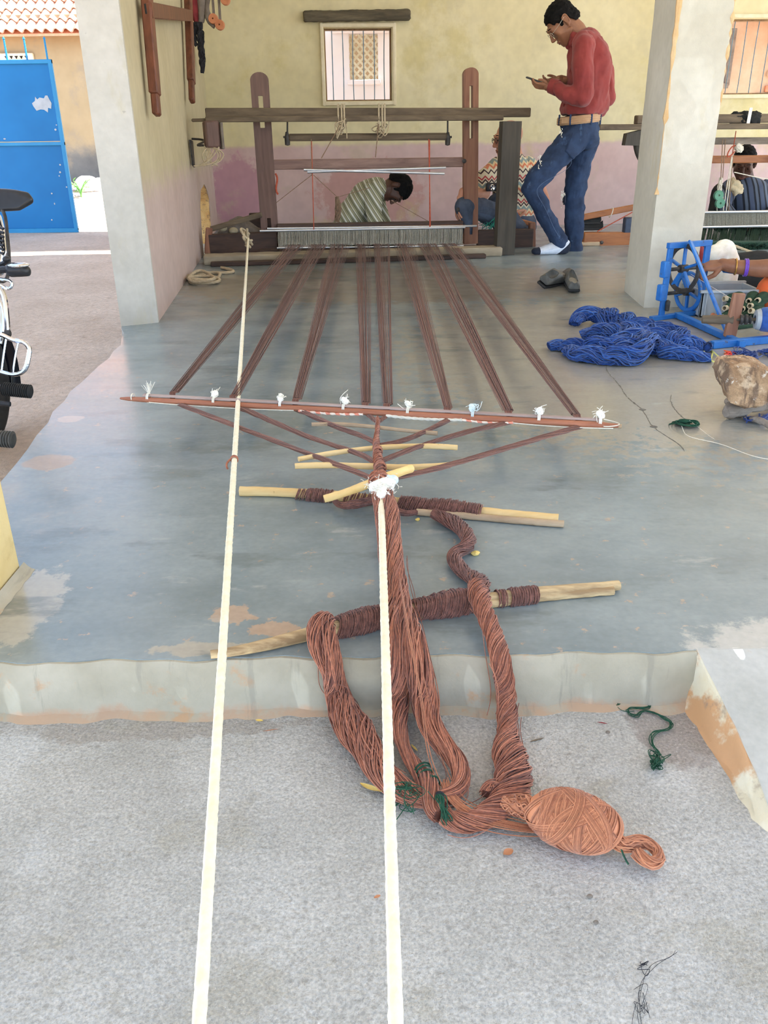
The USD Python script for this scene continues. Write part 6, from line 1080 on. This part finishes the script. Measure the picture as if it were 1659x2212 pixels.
# rubble and a weed at the foot of the house wall
for (x, y, r_, lb) in ((186, 386, .20, 'pale rock at the foot of the house wall, nearest the pillar'), (212, 374, .16, 'grey rock lying behind the pale one by the pillar'), (174, 400, .10, 'small pale rock beside the weed near the gate'), (236, 396, .13, 'rock half hidden behind the white pillar')):
    c_ = on_plane(x, y, V(0, 1, 0), 15.9); c_[2] = float(sand_z(c_[0], c_[1])) + r_ * .35; t = trimesh.Trimesh(*ellip(c_, (r_ * 1.2, r_, r_ * .75), sub=3)); solo('rock', ruffle(ruffle(t, r_ * .35, 3.5, int(x)), r_ * .08, 14, 2), M_pale if r_ != .18 else M_log, lb, 'rock')
def leaf_mesh(c_, d, up__, L, w, bend=.25):
    F = frame(d, up__); n = 8; u = np.linspace(0, 1, n); wd = w * np.sin(PI * (u * .92 + .04)) ** .8; rows = []
    for s_ in (-1, 0, 1): rows.append(c_ + (u * L)[:, None] * F[:, 0] + (s_ * wd)[:, None] * F[:, 1] + (-bend * L * u ** 2 + abs(s_) * w * .35)[:, None] * F[:, 2])
    v, f = sheet(rows); m = len(v); return np.vstack([v, v - F[:, 2] * L * .006]), np.vstack([f, f[:, ::-1] + m])
wd_c = on_plane(168, 375, V(0, 1, 0), 15.3); wd_c[2] = float(sand_z(wd_c[0], 15.3)); wd_ = thing('weed', 'small green weed growing by the house wall beside the gate', 'plant', wd_c); gk = np.random.default_rng(61)
for k in range(7):
    a = gk.uniform(0, 6.28); tip = wd_c + V(.16 * math.cos(a), .12 * math.sin(a), gk.uniform(.12, .28)); part(wd_, 'stem', tube(spline([wd_c, (wd_c + tip) / 2 + V(0, 0, .06), tip], 8), .008, 5), M_leafg)
    for j in range(4): b_ = wd_c + (tip - wd_c) * (.4 + .2 * j); part(wd_, 'leaf', leaf_mesh(b_, V(gk.normal(), gk.normal(), .3), V(0, 0, 1), .07, .022), M_leafg, True)

# ------------------------------------------------------------------ the motorcycle at the left edge
bx_, by_, zg = -1.78, 2.85, -.425
bk = thing('motorcycle', 'dark motorcycle parked on the sand, cut by the left edge of the photo', 'motorcycle', V(bx_, by_, zg))
Dp = lambda px, py, x: on_plane(px, py, V(1, 0, 0), x)
for y, nm in ((by_ - .62, 'rear'), (by_ + .66, 'front')):
    c_ = V(bx_, y, zg + .30); th = np.linspace(0, 2 * PI, 40); w_ = part(bk, 'wheel', tube(c_ + .26 * np.stack([0 * th, np.cos(th), np.sin(th)], 1), .045, 10, False), M_rubber); part(w_, 'rim', tube(c_ + .215 * np.stack([0 * th, np.cos(th), np.sin(th)], 1), .014, 8, False), M_chrome)
    for k in range(6): part(w_, 'spoke', beam(c_, c_ + .215 * V(0, math.cos(k * PI / 3), math.sin(k * PI / 3)), .02, .03), M_iron)
part(bk, 'tank', flesh([[(V(bx_, by_ + .36, zg + .80), (.10, .12, .09)), (V(bx_, by_ + .05, zg + .80), (.12, .16, .09)), (V(bx_, by_ - .12, zg + .76), (.08, .08, .06))]], .02, 4), M_bikepaint); part(bk, 'seat', flesh([[(V(bx_, by_ - .15, zg + .77), (.10, .1, .05)), (V(bx_, by_ - .7, zg + .82), (.09, .12, .05))]], .02, 4), M_blackpl)
part(bk, 'engine', join([block((bx_ - .13, by_ - .15, zg + .22), (bx_ + .13, by_ + .22, zg + .5), .03)] + [block((bx_ - .10, by_ + .1, zg + .5 + k * .025), (bx_ + .10, by_ + .28, zg + .512 + k * .025), .003) for k in range(7)]), M_iron)
part(bk, 'frame', join([rod(V(bx_, by_ + .45, zg + .85), V(bx_, by_ + .2, zg + .3), .025), rod(V(bx_, by_ + .4, zg + .75), V(bx_, by_ - .75, zg + .72), .025), rod(V(bx_ - .09, by_ - .62, zg + .3), V(bx_ - .09, by_ - .1, zg + .35), .022), rod(V(bx_ + .09, by_ - .62, zg + .3), V(bx_ + .09, by_ - .1, zg + .35), .022)]), M_iron)
part(bk, 'fork', join([rod(V(bx_ + s_ * .08, by_ + .66, zg + .3), V(bx_ + s_ * .08, by_ + .42, zg + .95), .022) for s_ in (-1, 1)]), M_chrome); part(bk, 'mudguard', tube(V(bx_, by_ + .66, zg + .3) + .33 * np.stack([0 * (a_ := np.linspace(-.3, 2.4, 16)), np.cos(a_), np.sin(a_)], 1), .07, 10, flat=.4), M_bikepaint)
part(bk, 'headlight', lathe([(0, -.1), (.07, -.08), (.10, 0), (.09, .03), (0, .05)], V(bx_, by_ + .56, zg + .88), V(0, 1, -.1), 20), M_chrome); part(bk, 'exhaust', tube(spline([V(bx_ + .1, by_ + .25, zg + .4), V(bx_ + .15, by_ + .1, zg + .2), V(bx_ + .17, by_ - .4, zg + .22), V(bx_ + .18, by_ - .9, zg + .3)], 24), np.interp(np.linspace(0, 1, 24), [0, .4, .5, 1], [.022, .022, .045, .05]), 12), M_chrome)
part(bk, 'handlebar', tube(spline([V(bx_ - .36, by_ + .28, zg + 1.0), V(bx_ - .2, by_ + .36, zg + 1.0), V(bx_, by_ + .42, zg + .97), V(bx_ + .18, by_ + .36, zg + 1.0), V(bx_ + .33, by_ + .28, zg + .97)], 24), .012, 10), M_chrome)
# the pieces that reach into the picture on its right-hand side
mp = lambda px, py, t: at_d(px, py, t)
mc = mp(25, 432, 3.22); mr_ = part(bk, 'mirror', ruffle(flesh([['hull', (mp(-20, 432, 3.22), (.03, .02, .045)), (mp(10, 418, 3.22), (.02, .02, .018)), (mp(30, 422, 3.22), (.02, .02, .022)), (mp(58, 424, 3.22), (.014, .014, .016)), (mp(64, 432, 3.22), (.014, .014, .016)), (mp(40, 448, 3.22), (.014, .014, .012)), (mp(5, 450, 3.22), (.02, .02, .012))]], .008, 3), .0005, 30), M_blackpl, 60)
part(mr_, 'stem', tube(spline([mp(2, 448, 3.21), mp(9, 462, 3.21), mp(15, 500, 3.2), mp(19, 545, 3.18), mp(18, 590, 3.16), V(bx_ + .26, by_ + .32, zg + .98)], 24), .007, 8), M_iron)
part(bk, 'cowl', flesh([['hull', (mp(-8, 470, 3.25), .02), (mp(2, 500, 3.22), .016), (mp(6, 545, 3.2), .018), (mp(-2, 585, 3.2), .02), (mp(-40, 520, 3.3), .05)]], .01, 3), M_chrome, 60)
part(bk, 'grille', join([tube(np.stack([mp(-6, 490 + 9 * k, 3.19), mp(8, 494 + 9 * k, 3.18)]), .005, 6) for k in range(7)]), M_blackpl)
ind = part(bk, 'turn_signal', flesh([['hull', (mp(26, 583, 3.05), (.022, .03, .026)), (mp(48, 582, 3.05), (.02, .03, .026)), (mp(60, 586, 3.05), (.010, .02, .018))]], .006, 3), M_blackpl, 60); part(ind, 'chrome_top', ellip(mp(40, 573, 3.03), (.040, .03, .010), None, 2), M_chrome); part(ind, 'stem', tube(np.stack([mp(-10, 585, 3.05), mp(8, 582, 3.05), mp(26, 583, 3.05)]), .013, 8), M_blackpl)
part(bk, 'brake_lever', join([tube(spline([mp(-20, 572, 3.1), mp(5, 570, 3.08), mp(18, 562, 3.06)], 10), .009, 8), ellip(mp(14, 560, 3.06), (.014, .014, .012), None, 2)]), M_blackpl)
def crod(nm, pts, r=.008, t=3.05, n=24, m=None): part(bk, nm, tube(spline([mp(x, y, t) for x, y in pts], n), r, 8), m or M_chrome)
crod('guard_loop', [(-14, 600), (10, 604), (26, 613), (22, 622), (5, 618), (-14, 612)], .006); crod('crash_guard', [(-6, 616), (8, 640), (14, 680), (16, 710), (15, 730)], .010); crod('crash_guard', [(-10, 640), (4, 660), (8, 690), (5, 720), (0, 742)], .008)
for k in range(4): crod('guard_rod', [(-12 + k * 5, 640 + k * 3), (-8 + k * 5, 680), (-12 + k * 5, 735)], .004)
crod('foot_guard', [(-20, 728), (10, 726), (30, 735), (52, 740), (62, 750), (61, 775), (52, 800), (38, 808), (10, 806), (-20, 800)], .0085, 3.0, 50); crod('foot_guard_rod', [(14, 728), (8, 765), (3, 804)], .004, 3.0); crod('foot_guard_rod', [(40, 738), (33, 770), (28, 806)], .004, 3.0)
part(bk, 'guard_bolt', rod(mp(12, 720, 3.02), mp(22, 720, 3.02), .012, 8), M_iron)
def peg(a, b, t, r, m, n, lab=None):
    p0, p1 = mp(*a, t), mp(*b, t); u = np.linspace(0, 1, n * 4); part(bk, 'footpeg', tube(p0 + (p1 - p0) * u[:, None], r * (1 + .10 * np.sign(np.sin(u * n * 2 * PI))) * np.interp(u, [0, .02, .97, 1], [.8, 1, 1, .85]), 14), m, 30, lab)
peg((6, 840), (68, 846), 3.0, .023, M_rubber, 14, 'ribbed rubber footpeg'); part(bk, 'peg_stem', rod(mp(-30, 838, 3.0), mp(8, 840, 3.0), .015), M_iron); part(bk, 'brake_pedal', rod(mp(-30, 868, 2.98), mp(22, 873, 2.98), .009), M_blackpl)
peg((-20, 946), (30, 950), 2.75, .026, M_shoe, 9, 'worn grey rear footpeg')
part(bk, 'side_stand', rod(V(bx_ - .1, by_, zg + .3), V(bx_ - .3, by_ - .1, zg + .01), .014), M_iron)

# ------------------------------------------------------------------ litter on the apron and cracks in the floor
lv = [((778, 1693), (826, 1716), M_leafy, .018, 'curled yellow leaf left of the middle rope beside the hank', .010), ((1133, 1650), (1142, 1700), M_leafy, .010, 'yellow leaf leaning on the twisted hank', .012), ((1146, 1692), (1128, 1732), M_leafg, .012, 'green leaf lying by the tip of the yarn ball', .009), ((1088, 1847), (1108, 1836), M_leafb, .010, 'small brown curled leaf below the yarn ball', .012), ((552, 1556), (568, 1557), M_leafy, .010, 'tiny yellow leaf on the apron between the ropes', .006), ((568, 1580), (600, 1574), M_leafb, .012, 'thin dry brown leaf below the tiny yellow one', .002), ((808, 1940), (822, 1934), M_leafb, .010, 'little brown leaf scrap left of the middle rope', .005), ((744, 1585), (754, 1606), M_leafy, .010, 'narrow yellow leaf at the left side of the loose hank', .004), ((888, 1608), (902, 1622), M_leafy, .010, 'narrow yellow leaf at the tied hank', .004), ((1290, 1560), (1312, 1563), M_redcloth, .008, 'reddish dry leaf strip on the apron', .003)]
for a, b, m, z, lb, w in lv:
    a, b = on_z(*a, -.099 + (.004 if z < .015 else .006)), on_z(*b, -.099 + z * .5); solo('leaf', leaf_mesh(a, b - a, V(0, 0, 1), np.linalg.norm(b - a), w * .5, -.12 if z > .015 else .04), m, lb, 'leaf', smooth=True)
sg_ = [on_z(x, y, -.096) for x, y in ((1335, 1522), (1352, 1512), (1395, 1512), (1404, 1522), (1398, 1530), (1358, 1532), (1360, 1542), (1375, 1547), (1388, 1538), (1415, 1540), (1438, 1552), (1447, 1562), (1440, 1577), (1415, 1585), (1411, 1608), (1420, 1622), (1428, 1632))]
g_ = np.random.default_rng(8); solo('green_thread', join([tube(spline([p + V(g_.normal() * .0022, g_.normal() * .0022, abs(g_.normal()) * .001) for p in sg_], 120), .0008, 4, False) for _ in range(5)] + [tangle(1418, 1645, 7, 10, 10, 12, -.096)] + [tube(spline([on_z(1330, 1518, -.097), on_z(1345, 1535, -.097), on_z(1370, 1536, -.097)], 20), .0006, 4, False)]), M_green, 'long dark green thread snaking over the apron by the ramp', 'thread')
hr_ = [on_z(x, y, -.097) for x, y in ((1462, 2054), (1440, 2070), (1420, 2082), (1398, 2100), (1392, 2120), (1384, 2160), (1380, 2190), (1384, 2215))]
solo('dark_thread', join([tube(spline([p + V(g_.normal() * .002, g_.normal() * .002, 0) for p in hr_], 60), .0003, 3, False) for _ in range(2)] + [tube(spline([on_z(1392 + 8 * g_.normal(), 2090 + 8 * g_.normal(), -.097) for _ in range(4)], 30), .0004, 3, False) for _ in range(4)] + [tube(spline([on_z(1385 + 10 * g_.normal(), 2170 + 20 * g_.normal(), -.097) for _ in range(5)], 40), .0003, 3, False) for _ in range(4)]), M_blkyarn, 'thin tangle of dark hair-like thread at the lower right', 'thread')
for x, y, r_, m, lb in ((1274, 1936, .0035, M_pebble, 'small pebble on the apron below the yarn ball'), (1287, 1992, .003, M_pebble, 'tiny dark pebble, lowest on the apron'), (1313, 1582, .0035, M_pebble, 'dark pebble above the green thread tail'), (814, 1523, .005, M_blkyarn, 'black scrap beside the middle rope below the step'), (1160, 1598, .002, M_dkwood, 'thin dark twig right of the twisted hank'), (1027, 1195, .008, M_leafy, 'dry yellow crumb beside the crinkled hank'), (902, 1122, .005, M_leafy, 'dry crumb on the floor under the wound cane')):
    z = -.1 if y > 1500 else 0; c_ = on_z(x, y, z + r_ * .5); sc_ = (r_ * 1.2, r_, r_ * .6) if 'twig' not in lb else (.013, .0015, .0015); solo('twig' if 'twig' in lb else 'scrap' if 'scrap' in lb or 'crumb' in lb else 'pebble', ruffle(trimesh.Trimesh(*ellip(c_, sc_, frame(V(1, .35, 0)), 3)), r_ * .3, 220, 4), m, lb, 'twig' if 'twig' in lb else 'litter' if 'scrap' in lb or 'crumb' in lb else 'pebble')
FL = stage.GetPrimAtPath('/World/floor')
def crack(pts, w, seed):
    g2 = np.random.default_rng(seed); p = spline([on_z(x, y, .0006) for x, y in pts], 80); p[:, :2] += g2.normal(size=(80, 2)) * .0012; wd = w * np.abs(1 + .6 * g2.normal(size=80)); t = np.gradient(p, axis=0); n = np.stack([-t[:, 1], t[:, 0], 0 * t[:, 0]], 1); n /= np.linalg.norm(n, axis=1, keepdims=True)
    part(FL, 'crack', sheet([p - n * wd[:, None], p + V(0, 0, .0003), p + n * wd[:, None]]), M_grit, False)
crack([(1310, 790), (1320, 812), (1338, 832), (1358, 860), (1388, 886), (1412, 922), (1450, 948), (1480, 975)], .0015, 1); crack([(1450, 852), (1455, 880), (1480, 905)], .0010, 2); 
for x, y in ((1388, 885), (1412, 922)): part(FL, 'chip', ellip(on_z(x, y, 0), (.012, .010, .003), None, 2), M_grit)
